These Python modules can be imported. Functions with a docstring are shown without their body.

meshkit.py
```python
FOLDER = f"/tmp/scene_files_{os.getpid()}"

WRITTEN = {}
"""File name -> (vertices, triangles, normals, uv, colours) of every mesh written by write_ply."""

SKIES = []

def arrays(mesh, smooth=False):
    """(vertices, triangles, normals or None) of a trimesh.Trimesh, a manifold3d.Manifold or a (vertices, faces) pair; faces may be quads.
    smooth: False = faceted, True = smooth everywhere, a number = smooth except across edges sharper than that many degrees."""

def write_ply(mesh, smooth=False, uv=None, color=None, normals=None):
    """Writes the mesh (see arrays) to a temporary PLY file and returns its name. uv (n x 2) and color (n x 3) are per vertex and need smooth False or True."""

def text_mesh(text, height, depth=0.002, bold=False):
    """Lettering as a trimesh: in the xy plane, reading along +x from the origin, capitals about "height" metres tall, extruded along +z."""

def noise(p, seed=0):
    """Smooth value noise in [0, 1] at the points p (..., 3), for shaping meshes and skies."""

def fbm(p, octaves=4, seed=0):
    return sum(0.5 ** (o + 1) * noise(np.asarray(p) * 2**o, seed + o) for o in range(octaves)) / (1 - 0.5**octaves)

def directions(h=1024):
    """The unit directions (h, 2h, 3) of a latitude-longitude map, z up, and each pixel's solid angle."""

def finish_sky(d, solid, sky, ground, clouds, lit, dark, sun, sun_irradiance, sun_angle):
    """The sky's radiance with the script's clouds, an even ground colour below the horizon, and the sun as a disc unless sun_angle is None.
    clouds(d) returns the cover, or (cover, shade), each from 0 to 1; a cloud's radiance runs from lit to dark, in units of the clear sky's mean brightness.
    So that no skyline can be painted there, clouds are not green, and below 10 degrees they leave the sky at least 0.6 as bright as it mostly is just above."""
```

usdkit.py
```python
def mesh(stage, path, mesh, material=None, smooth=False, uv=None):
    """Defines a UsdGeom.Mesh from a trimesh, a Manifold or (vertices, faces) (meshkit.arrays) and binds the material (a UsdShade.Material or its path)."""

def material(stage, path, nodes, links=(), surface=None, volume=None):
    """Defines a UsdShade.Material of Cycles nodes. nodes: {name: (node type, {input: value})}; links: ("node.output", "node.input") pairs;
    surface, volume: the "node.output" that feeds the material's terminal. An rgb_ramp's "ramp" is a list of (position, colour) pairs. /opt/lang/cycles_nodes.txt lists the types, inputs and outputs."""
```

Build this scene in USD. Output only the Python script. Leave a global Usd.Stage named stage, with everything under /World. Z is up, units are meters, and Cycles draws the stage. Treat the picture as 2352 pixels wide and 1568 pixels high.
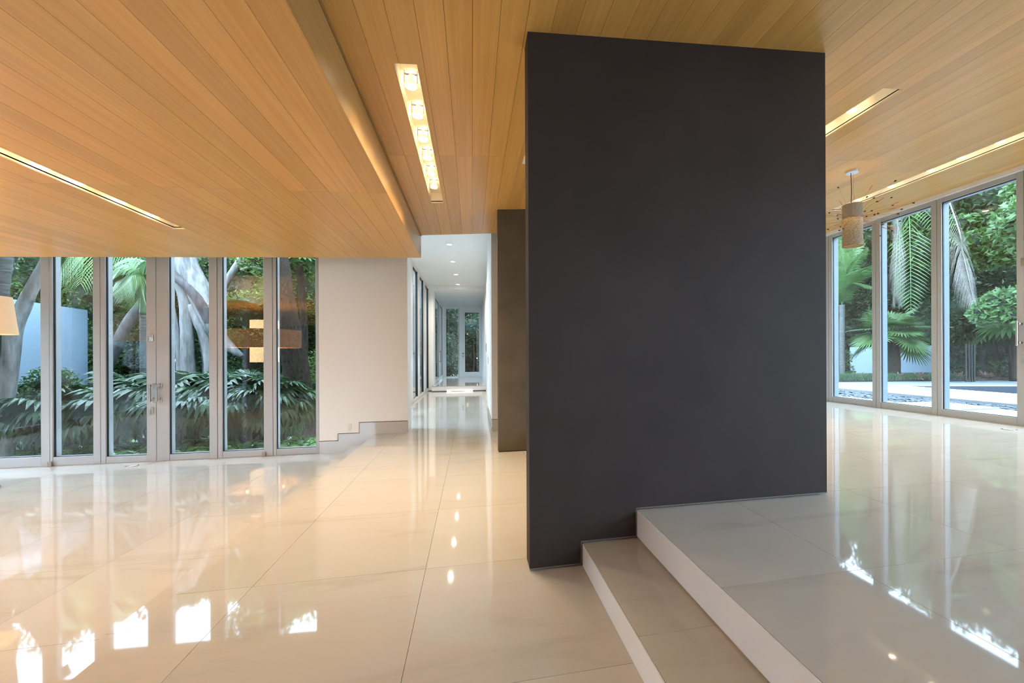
import math, random
import numpy as np, trimesh, shapely
from shapely.geometry import Polygon, box as sbox
import usdkit, meshkit
from pxr import Usd, UsdGeom, UsdLux, UsdShade, Gf, Sdf

stage = Usd.Stage.CreateInMemory()
UsdGeom.SetStageUpAxis(stage, "Z")
UsdGeom.SetStageMetersPerUnit(stage, 1.0)
world = UsdGeom.Xform.Define(stage, "/World")
stage.SetDefaultPrim(world.GetPrim())
random.seed(7)
rng = np.random.default_rng(7)

# ------------------------------------------------------------------ camera
W, H = 2352, 1568
F, YAW, ROLL, CX, CY, EYE = 940.0, 0.1998, -0.004, 98.84, 30.4, np.array([0, 0, 1.335])
cam = UsdGeom.Camera.Define(stage, "/World/camera")
r0 = np.array([math.cos(YAW), -math.sin(YAW), 0]); f0 = np.array([math.sin(YAW), math.cos(YAW), 0]); u0 = np.array([0, 0, 1.0])
cr, sr = math.cos(ROLL), math.sin(ROLL)
right, up = cr * r0 + sr * u0, -sr * r0 + cr * u0
m = np.eye(4); m[0, :3], m[1, :3], m[2, :3], m[3, :3] = right, up, -f0, EYE
cam.AddTransformOp().Set(Gf.Matrix4d(m.tolist()))
cam.CreateHorizontalApertureAttr(36.0); cam.CreateVerticalApertureAttr(24.0)
cam.CreateFocalLengthAttr(36.0 * F / W)
cam.CreateHorizontalApertureOffsetAttr(-36.0 * CX / W)
cam.CreateVerticalApertureOffsetAttr(36.0 * CY / W)
cam.CreateClippingRangeAttr(Gf.Vec2f(0.05, 500))
cam.CreateExposureAttr(0.88)

# ------------------------------------------------------------------ sky (overcast dusk, the sun is down behind the house)
dome = UsdLux.DomeLight.Define(stage, "/World/sky_light")
dome.CreateIntensityAttr(2.75)
dome.CreateColorAttr(Gf.Vec3f(0.60, 0.80, 1.0))
LAMP = 0.34          # scale of every lamp in the house
WARM = Gf.Vec3f(1.0, 0.77, 0.48)

# ------------------------------------------------------------------ helpers
used = {}
def fresh(name, parent="/World"):
    k = (parent, name); n = used.get(k, 0); used[k] = n + 1
    return f"{parent}/{name}" if n == 0 else f"{parent}/{name}_{n:03d}"
def tag(p, label=None, cat=None, group=None, kind=None):
    p = p.GetPrim() if hasattr(p, "GetPrim") else p
    for k, v in (("label", label), ("category", cat), ("group", group), ("kind", kind)):
        if v: p.SetCustomDataByKey(k, v)
    return p
def thing(name, label, cat, loc=(0, 0, 0), rot=0.0, scale=None, group=None, kind=None):
    x = UsdGeom.Xform.Define(stage, fresh(name))
    x.AddTranslateOp().Set(Gf.Vec3d(*map(float, loc)))
    x.AddRotateZOp().Set(float(rot))
    if scale is not None: x.AddScaleOp().Set(Gf.Vec3f(scale, scale, scale))
    return tag(x, label, cat, group, kind)
def obj(name, mesh, mat, parent=None, smooth=False, label=None, kind=None):
    pp = str(parent.GetPath()) if parent is not None else "/World"
    g = usdkit.mesh(stage, fresh(name, pp), mesh, MAT[mat], smooth=smooth)
    tag(g, label, None, None, kind)
    return g.GetPrim()
def single(name, mesh, mat, label, cat, group=None, kind=None, smooth=False):
    return tag(obj(name, mesh, mat, None, smooth), label, cat, group, kind)
def copy(src, loc, rot=0.0, scale=1.0, label=None, group=None):
    d = src.GetCustomData()
    name = src.GetName()
    if name[-4:-3] == "_" and name[-3:].isdigit(): name = name[:-4]
    r = thing(name, label or d["label"], d["category"], loc, rot, scale, group or d.get("group"))
    r.GetReferences().AddInternalReference(src.GetPath()); r.SetInstanceable(True)
    return r
def bx(x0, x1, y0, y1, z0, z1):
    b = trimesh.creation.box((abs(x1 - x0), abs(y1 - y0), abs(z1 - z0)))
    b.apply_translation(((x0 + x1) / 2, (y0 + y1) / 2, (z0 + z1) / 2)); return b
def rbx(x0, x1, y0, y1, z0, z1, r=0.004):
    x0, x1 = min(x0, x1), max(x0, x1); y0, y1 = min(y0, y1), max(y0, y1); z0, z1 = min(z0, z1), max(z0, z1)
    pts = []
    for sx in (0, 1):
        for sy in (0, 1):
            for sz in (0, 1):
                c = np.array([x1 if sx else x0, y1 if sy else y0, z1 if sz else z0]); d = np.array([1 - 2 * sx, 1 - 2 * sy, 1 - 2 * sz]) * r
                for k in range(3):
                    q = c + d; q[k] -= d[k]; pts.append(q)
    return trimesh.convex.convex_hull(np.array(pts))
cat = trimesh.util.concatenate
def cyl(p, q, r, n=16):
    p, q = np.array(p, float), np.array(q, float)
    return trimesh.creation.cylinder(radius=r, segment=(p, q), sections=n)
def revolve(profile, n=32):
    return trimesh.creation.revolve(np.array(profile, float), sections=n)
def curve(pts, n):
    """Catmull-Rom through the rows of pts (any width)."""
    p = np.asarray(pts, float); p = np.vstack([2 * p[0] - p[1], p, 2 * p[-1] - p[-2]])
    out = []
    for t in np.linspace(0, len(p) - 3 - 1e-9, n):
        i = int(t); s = t - i; a, b, c, d = p[i:i + 4]
        out.append(0.5 * (2 * b + (c - a) * s + (2 * a - 5 * b + 4 * c - d) * s * s + (3 * b - a - 3 * c + d) * s ** 3))
    return np.array(out)
def tube(pts, radii, sides=10, rough=0.0, seed=0, ring=0.0, pitch=0.06):
    p = np.asarray(pts, float); rad = np.broadcast_to(np.asarray(radii, float), (len(p),)).copy()
    t = np.gradient(p, axis=0); t /= np.linalg.norm(t, axis=1, keepdims=True) + 1e-12
    a = np.cross(t, [0.0, 1.0, 0.02]); a /= np.linalg.norm(a, axis=1, keepdims=True) + 1e-12
    b = np.cross(t, a); ang = np.arange(sides) * 2 * np.pi / sides
    if ring:
        s = np.concatenate([[0], np.cumsum(np.linalg.norm(np.diff(p, axis=0), axis=1))])
        rad = rad * (1 + ring * (np.cos(s / pitch * 2 * np.pi) > 0.6))
    dirs = np.cos(ang)[None, :, None] * a[:, None] + np.sin(ang)[None, :, None] * b[:, None]
    v = p[:, None] + rad[:, None, None] * dirs
    if rough:
        nz = meshkit.fbm(v * np.array([6, 6, 2.0]) + seed * 7.3, 3, seed) - 0.5
        v = p[:, None] + (rad[:, None] * (1 + rough * 2 * nz))[..., None] * dirs
    n = len(p); i, j = np.meshgrid(np.arange(n - 1), np.arange(sides), indexing="ij")
    q = np.stack([i * sides + j, i * sides + (j + 1) % sides, (i + 1) * sides + (j + 1) % sides, (i + 1) * sides + j], -1).reshape(-1, 4)
    f = np.vstack([q[:, [0, 1, 2]], q[:, [0, 2, 3]]])
    v = np.vstack([v.reshape(-1, 3), p[:1], p[-1:]]); c0, c1 = n * sides, n * sides + 1
    k = np.arange(sides)
    f = np.vstack([f, np.stack([np.full(sides, c0), (k + 1) % sides, k], 1), np.stack([np.full(sides, c1), (n - 1) * sides + k, (n - 1) * sides + (k + 1) % sides], 1)])
    return trimesh.Trimesh(v, f, process=False)
# pixel of the photograph -> a world point at a given depth, used only to find where things stand
def ray(u, v):
    a, b = (u - W / 2 - CX) / F, -(v - H / 2 - CY) / F
    return f0 + a * right + b * up
def at_y(u, v, y): d = ray(u, v); return d * (y / d[1]) + EYE
def at_x(u, v, x): d = ray(u, v); return d * (x / d[0]) + EYE
def at_z(u, v, z): d = ray(u, v); return d * ((z - EYE[2]) / d[2]) + EYE

# ------------------------------------------------------------------ materials
MAT = {}
stage.DefinePrim("/World/Looks", "Scope")
def mat(name, nodes, links, surface="p.BSDF"):
    MAT[name] = usdkit.material(stage, f"/World/Looks/{name}", nodes, links, surface=surface)
def plain(name, col, rough=0.5, metal=0.0, spec=0.5, **kw):
    mat(name, {"p": ("principled_bsdf", {"base_color": col, "roughness": rough, "metallic": metal, "specular_ior_level": spec, **kw})}, [])
def mottled(name, c0, c1, scale, rough=0.6, detail=4, stretch=(1, 1, 1), bump=0.0, spec=0.5, r1=None):
    n = {"g": ("geometry", {}), "m": ("mapping", {"scale": stretch}), "n": ("noise_texture", {"scale": scale, "detail": detail, "roughness": 0.6}),
         "r": ("rgb_ramp", {"ramp": [(0.3, c0), (0.7, c1)]}), "p": ("principled_bsdf", {"roughness": rough, "specular_ior_level": spec})}
    l = [("g.position", "m.vector"), ("m.vector", "n.vector"), ("n.fac", "r.fac"), ("r.color", "p.base_color")]
    if bump:
        n["b"] = ("bump", {"strength": bump, "distance": 0.02}); l += [("n.fac", "b.height"), ("b.normal", "p.normal")]
    mat(name, n, l)
# wood: rift-cut veneer, grain along y; several boards
def wood(name, c0, c1, off, rough=0.30):
    mat(name, {"g": ("geometry", {}), "m": ("mapping", {"location": (off * 3.1, off * 7.7, off), "scale": (1, 0.018, 1)}),
               "n": ("noise_texture", {"scale": 42.0, "detail": 5, "roughness": 0.62}),
               "m2": ("mapping", {"location": (off, off * 2.3, 0), "scale": (1, 0.09, 1)}), "n2": ("noise_texture", {"scale": 7.0, "detail": 2, "distortion": 0.6}),
               "mx": ("mix_float", {"fac": 0.35}), "r": ("rgb_ramp", {"ramp": [(0.28, c0), (0.72, c1)]}),
               "b": ("bump", {"strength": 0.08, "distance": 0.002}),
               "p": ("principled_bsdf", {"roughness": rough, "specular_ior_level": 0.35})},
        [("g.position", "m.vector"), ("m.vector", "n.vector"), ("g.position", "m2.vector"), ("m2.vector", "n2.vector"), ("n.fac", "mx.a"), ("n2.fac", "mx.b"),
         ("mx.result", "r.fac"), ("r.color", "p.base_color"), ("n.fac", "b.height"), ("b.normal", "p.normal")])
WOODS = []
for i, (k, w) in enumerate([(1.0, 0), (0.95, .006), (1.05, -.004), (0.98, .010), (0.91, 0.0), (1.02, .008)]):
    n = f"oak_veneer_{'abcdef'[i]}"; WOODS.append(n)
    wood(n, (0.60 * k, (0.305 + w) * k, 0.076 * k), (0.76 * k, (0.42 + w) * k, 0.120 * k), i + 1.0)
wood("bulkhead_veneer", (0.43, 0.24, 0.08), (0.55, 0.32, 0.12), 9.0, 0.33)  # darker than the planks: the shade on the bulkhead is in the colour
# marble: cream slabs with faint slanting veins, polished
def marble(name, off, k=1.0, rough=0.035):
    mat(name, {"g": ("geometry", {}), "m": ("mapping", {"location": (off * 5.3, off * 2.9, 0), "rotation": (0, 0, 0.5), "scale": (0.55, 3.0, 1)}),
               "n": ("noise_texture", {"scale": 1.3, "detail": 6, "roughness": 0.62, "distortion": 0.8}),
               "r": ("rgb_ramp", {"ramp": [(0.30, (0.455 * k, 0.42 * k, 0.37 * k)), (0.42, (0.50 * k, 0.468 * k, 0.418 * k)), (0.7, (0.515 * k, 0.485 * k, 0.44 * k))]}),
               "p": ("principled_bsdf", {"roughness": rough, "ior": 1.5})},
        [("g.position", "m.vector"), ("m.vector", "n.vector"), ("n.fac", "r.fac"), ("r.color", "p.base_color")])
MARBLES = []
for i, k in enumerate([1.0, 0.97, 1.02]):
    marble(f"cream_marble_{'abc'[i]}", i + 1.0, k); MARBLES.append(f"cream_marble_{'abc'[i]}")
mottled("riser_marble", (0.68, 0.69, 0.70), (0.78, 0.79, 0.80), 2.0, 0.15, 5, (0.4, 0.4, 1))  # same stone as the floor, with cool daylight put into its colour
plain("joint_brown", (0.20, 0.105, 0.035), 0.7)
plain("grout", (0.45, 0.40, 0.335), 0.8)
mottled("charcoal_plaster", (0.034, 0.0235, 0.0212), (0.048, 0.0338, 0.0308), 1.8, 0.6, 6, spec=0.2)
mottled("bronze_plaster", (0.075, 0.058, 0.038), (0.115, 0.088, 0.056), 2.4, 0.42, 6, spec=0.35)  # dark plaster with the warm lamp light mixed into its brown
plain("slab_edge_plaster", (0.16, 0.13, 0.105), 0.45)
plain("dark_reveal", (0.02, 0.02, 0.021), 0.5)
plain("warm_white_paint", (0.83, 0.785, 0.72), 0.55)
plain("white_paint", (0.80, 0.80, 0.79), 0.55)
plain("groove_shadow_gap", (0.09, 0.08, 0.07), 0.8)
plain("champagne_aluminium", (0.42, 0.425, 0.43), 0.42, 0.2)
plain("outer_frame", (0.13, 0.17, 0.20), 0.5)  # blue sky light put into the colour, darker than the inner frame
plain("gasket", (0.015, 0.015, 0.016), 0.5)
plain("silver_aluminium", (0.66, 0.66, 0.66), 0.35, 0.4)
plain("satin_nickel", (0.55, 0.50, 0.46), 0.22, 1.0)
plain("stop_bronze", (0.33, 0.28, 0.24), 0.45, 0.5)
plain("cream_enamel", (0.88, 0.80, 0.64), 0.42)
mat("lamp_socket", {"p": ("principled_bsdf", {"base_color": (0.7, 0.6, 0.45), "roughness": 0.4, "emission_color": (1.0, 0.74, 0.42), "emission_strength": 0.7})}, [])  # glow added to the lamp bodies so the trough looks lit
plain("cable_black", (0.02, 0.02, 0.02), 0.5)
plain("plastic_white", (0.78, 0.74, 0.68), 0.4)
plain("outdoor_paint", (0.30, 0.40, 0.50), 0.7)
plain("paver_white", (0.21, 0.235, 0.26), 0.65)
plain("coping_white", (0.38, 0.41, 0.43), 0.6)
mottled("pebble_slate", (0.03, 0.036, 0.045), (0.09, 0.10, 0.12), 9, 0.45)
plain("pebble_bed", (0.02, 0.022, 0.026), 0.9)
plain("fence_black", (0.012, 0.013, 0.015), 0.5)
plain("pool_water", (0.012, 0.03, 0.05), 0.04)
mottled("pool_tile", (0.012, 0.02, 0.035), (0.035, 0.055, 0.085), 60, 0.3)
mottled("leaf_litter", (0.025, 0.02, 0.015), (0.08, 0.063, 0.048), 14, 0.95)
mottled("gravel_pale", (0.30, 0.30, 0.30), (0.5, 0.5, 0.49), 60, 0.95)
def emit(name, col, s):
    mat(name, {"e": ("emission", {"color": col, "strength": s})}, [], "e.emission")
emit("lamp_face", (1.0, 0.82, 0.58), 14.0)
emit("can_face", (1.0, 0.90, 0.74), 12.0)
emit("strip_face", (1.0, 0.86, 0.66), 3.0)
def pane(name, tint, k=1.0):
    mat(name, {"w": ("layer_weight", {"blend": 0.5}), "pw": ("math", {"math_type": "power", "value2": 5.0}),
               "ma": ("math", {"math_type": "multiply_add", "value2": 0.9 * k, "value3": 0.045 * k}),
               "t": ("transparent_bsdf", {"color": tint}), "g": ("glossy_bsdf", {"color": (1, 1, 1), "roughness": 0.0}), "x": ("mix_closure", {})},
        [("w.facing", "pw.value1"), ("pw.value", "ma.value1"), ("ma.value", "x.fac"), ("t.BSDF", "x.closure1"), ("g.BSDF", "x.closure2")], "x.closure")
pane("window_glass", (0.93, 0.96, 0.97))
def leafmat(name, c0, c1, rough=0.35, tr=0.25, scale=3.0):
    mat(name, {"g": ("geometry", {}), "n": ("noise_texture", {"scale": scale, "detail": 3}), "r": ("rgb_ramp", {"ramp": [(0.3, c0), (0.7, c1)]}),
               "p": ("principled_bsdf", {"roughness": rough}), "t": ("translucent_bsdf", {}), "x": ("mix_closure", {"fac": tr})},
        [("g.position", "n.vector"), ("n.fac", "r.fac"), ("r.color", "p.base_color"), ("r.color", "t.color"), ("p.BSDF", "x.closure1"), ("t.BSDF", "x.closure2")], "x.closure")
leafmat("leaf_dark", (0.012, 0.036, 0.012), (0.036, 0.087, 0.026), 0.35)
leafmat("leaf_mid", (0.031, 0.082, 0.019), (0.082, 0.173, 0.041), 0.4)
leafmat("leaf_light", (0.061, 0.143, 0.020), (0.173, 0.286, 0.061), 0.45)
leafmat("leaf_fan", (0.013, 0.040, 0.014), (0.042, 0.100, 0.028), 0.28)
leafmat("leaf_frond", (0.051, 0.122, 0.031), (0.133, 0.245, 0.092), 0.35)
leafmat("leaf_dry", (0.165, 0.149, 0.132), (0.264, 0.242, 0.220), 0.7)
leafmat("leaf_pink", (0.25, 0.10, 0.10), (0.45, 0.25, 0.18), 0.45)
mottled("leaf_core", (0.004, 0.010, 0.005), (0.014, 0.034, 0.014), 6, 0.8)  # colour of the solid lumps that keep light out of the crowns
leafmat("turf", (0.031, 0.071, 0.031), (0.071, 0.133, 0.061), 0.7, 0.15)
mottled("bark_pale", (0.10, 0.098, 0.094), (0.36, 0.35, 0.345), 9, 0.85, 7, (1, 1, 0.22), 0.9)
mottled("bark_grey", (0.03, 0.028, 0.03), (0.13, 0.12, 0.125), 11, 0.85, 7, (1, 1, 0.3), 0.9)
mottled("bark_dark", (0.012, 0.009, 0.007), (0.05, 0.04, 0.032), 22, 0.95, 6, (1, 1, 0.5), 1.0, spec=0.1)
mottled("palm_trunk_ringed", (0.05, 0.055, 0.055), (0.14, 0.145, 0.145), 16, 0.8, 4, (0.3, 0.3, 3), 0.3)
plain("crownshaft", (0.10, 0.17, 0.08), 0.4)
mottled("shade_linen", (0.74, 0.55, 0.36), (0.80, 0.62, 0.42), 60, 0.9)
mat("shade_mesh", {"g": ("geometry", {}), "n": ("noise_texture", {"scale": 140.0, "detail": 2}), "r": ("rgb_ramp", {"ramp": [(0.42, (0.30, 0.25, 0.17)), (0.58, (0.62, 0.53, 0.38))]}),
                   "p": ("principled_bsdf", {"roughness": 0.6}), "t": ("translucent_bsdf", {}), "x": ("mix_closure", {"fac": 0.35})},
    [("g.position", "n.vector"), ("n.fac", "r.fac"), ("r.color", "p.base_color"), ("r.color", "t.color"), ("p.BSDF", "x.closure1"), ("t.BSDF", "x.closure2")], "x.closure")
plain("shade_gauze", (0.34, 0.28, 0.20), 0.7)
mat("shade_lit", {"p": ("principled_bsdf", {"base_color": (0.72, 0.52, 0.33), "roughness": 0.9, "emission_color": (1.0, 0.66, 0.36), "emission_strength": 0.16})}, [])
mat("drum_brown", {"p": ("principled_bsdf", {"base_color": (0.45, 0.25, 0.12), "roughness": 0.9, "emission_color": (0.9, 0.42, 0.16), "emission_strength": 0.8})}, [])
mat("drum_lit", {"p": ("principled_bsdf", {"base_color": (0.8, 0.64, 0.42), "roughness": 0.9, "emission_color": (1.0, 0.72, 0.40), "emission_strength": 5.0})}, [])
plain("clip_black", (0.015, 0.015, 0.015), 0.5)
plain("tip_orange", (0.75, 0.14, 0.04), 0.5)
plain("wire_copper", (0.42, 0.26, 0.14), 0.4, 0.6)

# ------------------------------------------------------------------ measures (metres; z = 0 is the corridor floor)
ZL, ZLM, Z1, Z2 = -0.292, -0.1775, 0.1396, 0.3206
X1, X2 = 0.6852, 1.0556               # the two risers up to the right-hand floor
XE1, XE2 = -1.63, -1.962              # the two edges down to the left-hand floor
YW, XR, YE = 7.44, 7.42, 6.78         # left window wall, right window wall, far edge of the wooden ceilings
XB = -0.788                           # the bulkhead where the lower ceiling ends
XL, YB = -9.2, -4.5                   # unseen ends of the room
YC, YR = 21.4, 9.4                    # end of the corridor, far wall of the right-hand room
cz = lambda x: 3.3005 + 0.0813 * x    # sloping upper ceiling
sz = lambda x: 2.9119 + 0.0407 * x    # sloping lower ceiling
ZC = 3.97                             # corridor ceiling
XC = -1.62                            # corridor window wall
def sheared(meshes_poly, fn, t):
    """Polygons in plan -> panels t thick lying on the sloping plane z = fn(x)."""
    out = trimesh.creation.extrude_polygon(meshes_poly, t, engine="earcut")
    v = np.array(out.vertices); v[:, 2] += np.array([fn(x) for x in v[:, 0]]); out.vertices = v
    return out

# ------------------------------------------------------------------ slots for the lights: (x0, x1, y0, y1, fn, lamp x, lamp ys)
SLOTS = [
    (-0.498, -0.354, 2.855, 5.385, cz, -0.428, [3.118, 3.493, 3.869, 4.224, 4.586, 4.940], "narrow cream recessed light slot with six lamps above the corridor floor"),
    (-3.312, -3.192, 2.870, 5.405, sz, -3.240, [3.13, 3.530, 3.882, 4.181, 4.609, 5.011], "recessed light slot in the low wooden ceiling over the left windows"),
    (3.420, 3.622, 2.843, 5.380, cz, 3.480, [3.192, 3.57, 3.95, 4.32, 4.70, 5.07], "recessed light slot cut off by the dark partition, nearer one on the right ceiling"),
    (6.015, 6.282, 2.95, 5.955, cz, 6.105, [3.22, 3.681, 4.075, 4.427, 4.971, 5.516], "long recessed light slot running close to the right windows"),
]
HATCH = (0.522, 0.70, 4.10, 4.275)

# ------------------------------------------------------------------ ceilings, plank by plank
def plank_ceiling(parent, xs, rows, fn, slots):
    k = 0
    holes = [sbox(a - .001, c - .001, b + .001, d + .001) for (a, b, c, d) in slots]
    for i in range(len(xs) - 1):
        for j, (ya, yb) in enumerate(rows(0.5 * (xs[i] + xs[i + 1]))):
            p = sbox(xs[i] + .001, ya + .0009, xs[i + 1] - .001, yb - .0009)
            for h in holes: p = p.difference(h)
            for g in getattr(p, "geoms", [p]):
                if g.is_empty or g.area < 1e-4: continue
                obj("plank", sheared(g, fn, 0.016), WOODS[rng.integers(0, len(WOODS))], parent)
def xs_grid(x0, x1, ref, step):
    g = [ref + step * n for n in range(-80, 80) if x0 + 0.02 < ref + step * n < x1 - 0.02]
    return [x0] + g + [x1]
ceiling = thing("ceiling", "sloping upper oak plank ceiling over the corridor floor and the right room", "ceiling", kind="structure")
slot_rects = [s[:4] for s in SLOTS if s[4] is cz] + [HATCH]
def rows_mid(x):
    return [(YB, -1.20), (-1.20, 1.48), (1.48, 4.13), (4.13, YE if x < 0.47 else 6.78)] + ([] if x < 0.47 else [(6.78, YR)])
def rows_right(x):
    return rows_mid(x) if x < 4.9 else [(YB, -0.9), (-0.9, 1.78), (1.78, 4.44), (4.44, 7.1), (7.1, YR)]
plank_ceiling(ceiling, xs_grid(XB, XR, -0.626, 0.159), rows_right, cz, slot_rects)
back = sbox(XB, YB, XR + .1, YE).union(sbox(0.47, YE - .01, XR + .1, YR))
for s in slot_rects: back = back.difference(sbox(s[0], s[2], s[1], s[3]))
obj("backing", sheared(back, lambda x: cz(x) + 0.0162, 0.01), "joint_brown", ceiling)

soffit = thing("ceiling", "lower oak plank ceiling hanging over the left floor", "ceiling", kind="structure")
plank_ceiling(soffit, xs_grid(XL, XB, XB - 0.17, 0.17), lambda x: [(YB, -1.17), (-1.17, 1.50), (1.50, 4.155), (4.155, YE)], sz, [s[:4] for s in SLOTS if s[4] is sz])
back = sbox(XL, YB, XB - .02, YE - .02)
for s in SLOTS:
    if s[4] is sz: back = back.difference(sbox(s[0], s[2], s[1], s[3]))
obj("backing", sheared(back, lambda x: sz(x) + 0.0162, 0.01), "joint_brown", soffit)
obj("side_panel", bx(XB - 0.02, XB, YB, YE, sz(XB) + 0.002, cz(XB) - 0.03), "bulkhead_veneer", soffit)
obj("shadow_gap", bx(XB - 0.03, XB - 0.008, YB, YE - .004, cz(XB) - 0.031, cz(XB) + 0.012), "dark_reveal", soffit)
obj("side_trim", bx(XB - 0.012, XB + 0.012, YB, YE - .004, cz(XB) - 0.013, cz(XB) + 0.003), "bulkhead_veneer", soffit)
fp = Polygon([(XL, sz(XL) + .002), (XB - .02, sz(XB) + .002), (XB - .02, cz(XB) + .01), (XL, cz(XB) + .01)])
def xz_panel(poly, y0, y1):
    e = trimesh.creation.extrude_polygon(poly, abs(y1 - y0), engine="earcut")
    v = np.array(e.vertices); e.vertices = np.stack([v[:, 0], min(y0, y1) + v[:, 2], v[:, 1]], 1); e.invert(); trimesh.repair.fix_normals(e); return e
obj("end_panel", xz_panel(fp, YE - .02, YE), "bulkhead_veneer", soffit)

roof = single("roof", cat([bx(XL - .3, XR + .35, YB - .3, YE + .02, 4.15, 4.35), bx(XL - .3, XR + .35, YE, YW + .35, 4.15, 4.35), bx(0.40, XR + .35, YW, YR + .3, 4.15, 4.35),
                           bx(XC - .35, 0.9, YE, YC + .3, 4.15, 4.35)]), "white_paint", "flat roof slab over the whole house, unseen above the ceilings", "roof", kind="structure")

# ------------------------------------------------------------------ floors, slab by slab
def tiles(parent, xs, ys, z, t=0.02, clip=None):
    for i in range(len(xs) - 1):
        for j in range(len(ys) - 1):
            g = .0011
            obj("floor_tile", bx(xs[i] + g, xs[i + 1] - g, ys[j] + g, ys[j + 1] - g, z - t, z), MARBLES[rng.integers(0, 3)], parent)
ygrid = lambda y0, y1, ref, st: [y0] + [ref + st * n for n in range(-20, 40) if y0 + .05 < ref + st * n < y1 - .05] + [y1]
fl = thing("floor", "polished cream marble floor running from the foreground into the corridor", "floor", kind="structure")
tiles(fl, [XE1, -1.252, -0.29, X1], ygrid(YB, YW, 1.67, 1.0), 0.0)
tiles(fl, [XC, -0.95, -0.29, 0.335], ygrid(YW, 15.5, 1.67, 1.0), 0.0)
tiles(fl, [X1, X2, 1.9], ygrid(2.66, YW, 1.67, 1.0), 0.0)
obj("screed", cat([bx(XE1 + .002, X1, YB, YW, -.06, -.0205), bx(XC, 0.6, YW, 15.5, -.06, -.0205), bx(X1, 1.9, 2.66, YW, -.06, -.0205)]), "grout", fl)
fl = thing("floor", "polished cream marble floor of the sunken left area by the windows", "floor", kind="structure")
tiles(fl, xs_grid(XL, XE2 + 0.03, -2.82, 0.962), ygrid(YB, YW, 2.83, 0.97), ZL)
obj("screed", bx(XL, XE2 + .03, YB, YW + .1, ZL - .06, ZL - .0205), "grout", fl)
fl = thing("floor", "polished cream marble floor of the raised right room", "floor", kind="structure")
tiles(fl, [X2, 1.77, 2.73, 3.69, 4.65, 5.61, 6.57, XR], ygrid(YB, YR, 1.60, 0.955), Z2, 0.022)
obj("screed", bx(X2 + .01, XR + .05, YB, YR, Z2 - .1, Z2 - .0225), "grout", fl)
fl = thing("floor", "raised marble floor at the far end of the corridor", "floor", kind="structure")
tiles(fl, [-1.45, -0.5, 0.5], ygrid(15.5, YC, 16.4, 1.0), 0.2)
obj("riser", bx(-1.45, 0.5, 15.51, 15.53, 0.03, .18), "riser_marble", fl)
obj("screed", bx(-1.45, 0.5, 15.53, YC, -.1, .1795), "grout", fl)
ls = thing("strip_light", "glowing strip light under the step across the corridor", "light", (0, 0, 0))
obj("diffuser", bx(-0.92, 0.02, 15.495, 15.508, 0.012, 0.05), "strip_face", ls)
obj("housing", bx(-1.45, 0.5, 15.509, 15.53, 0.0, 0.03), "groove_shadow_gap", ls)

st = thing("step", "marble step between the corridor floor and the sunken left floor", "step", kind="structure")
tiles(st, [XE2, XE1 + .03], ygrid(YB, YW, 1.67, 1.0), ZLM)
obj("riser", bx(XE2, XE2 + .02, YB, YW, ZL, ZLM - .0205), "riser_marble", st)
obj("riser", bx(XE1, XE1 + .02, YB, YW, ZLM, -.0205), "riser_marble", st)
st = thing("step", "pale marble step below the dark partition, lower one of the right-hand pair", "step", kind="structure")
tiles(st, [X1, X2 + .02], ygrid(YB, 2.66, 1.63, 1.0), Z1)
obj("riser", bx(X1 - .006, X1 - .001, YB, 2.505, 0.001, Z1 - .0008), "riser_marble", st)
obj("riser_backing", bx(X1, X1 + .02, YB, 2.66, 0.0, Z1 - .0205), "grout", st)
st = thing("step", "pale floating marble step edge leading up to the raised right floor", "step", kind="structure")
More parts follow.
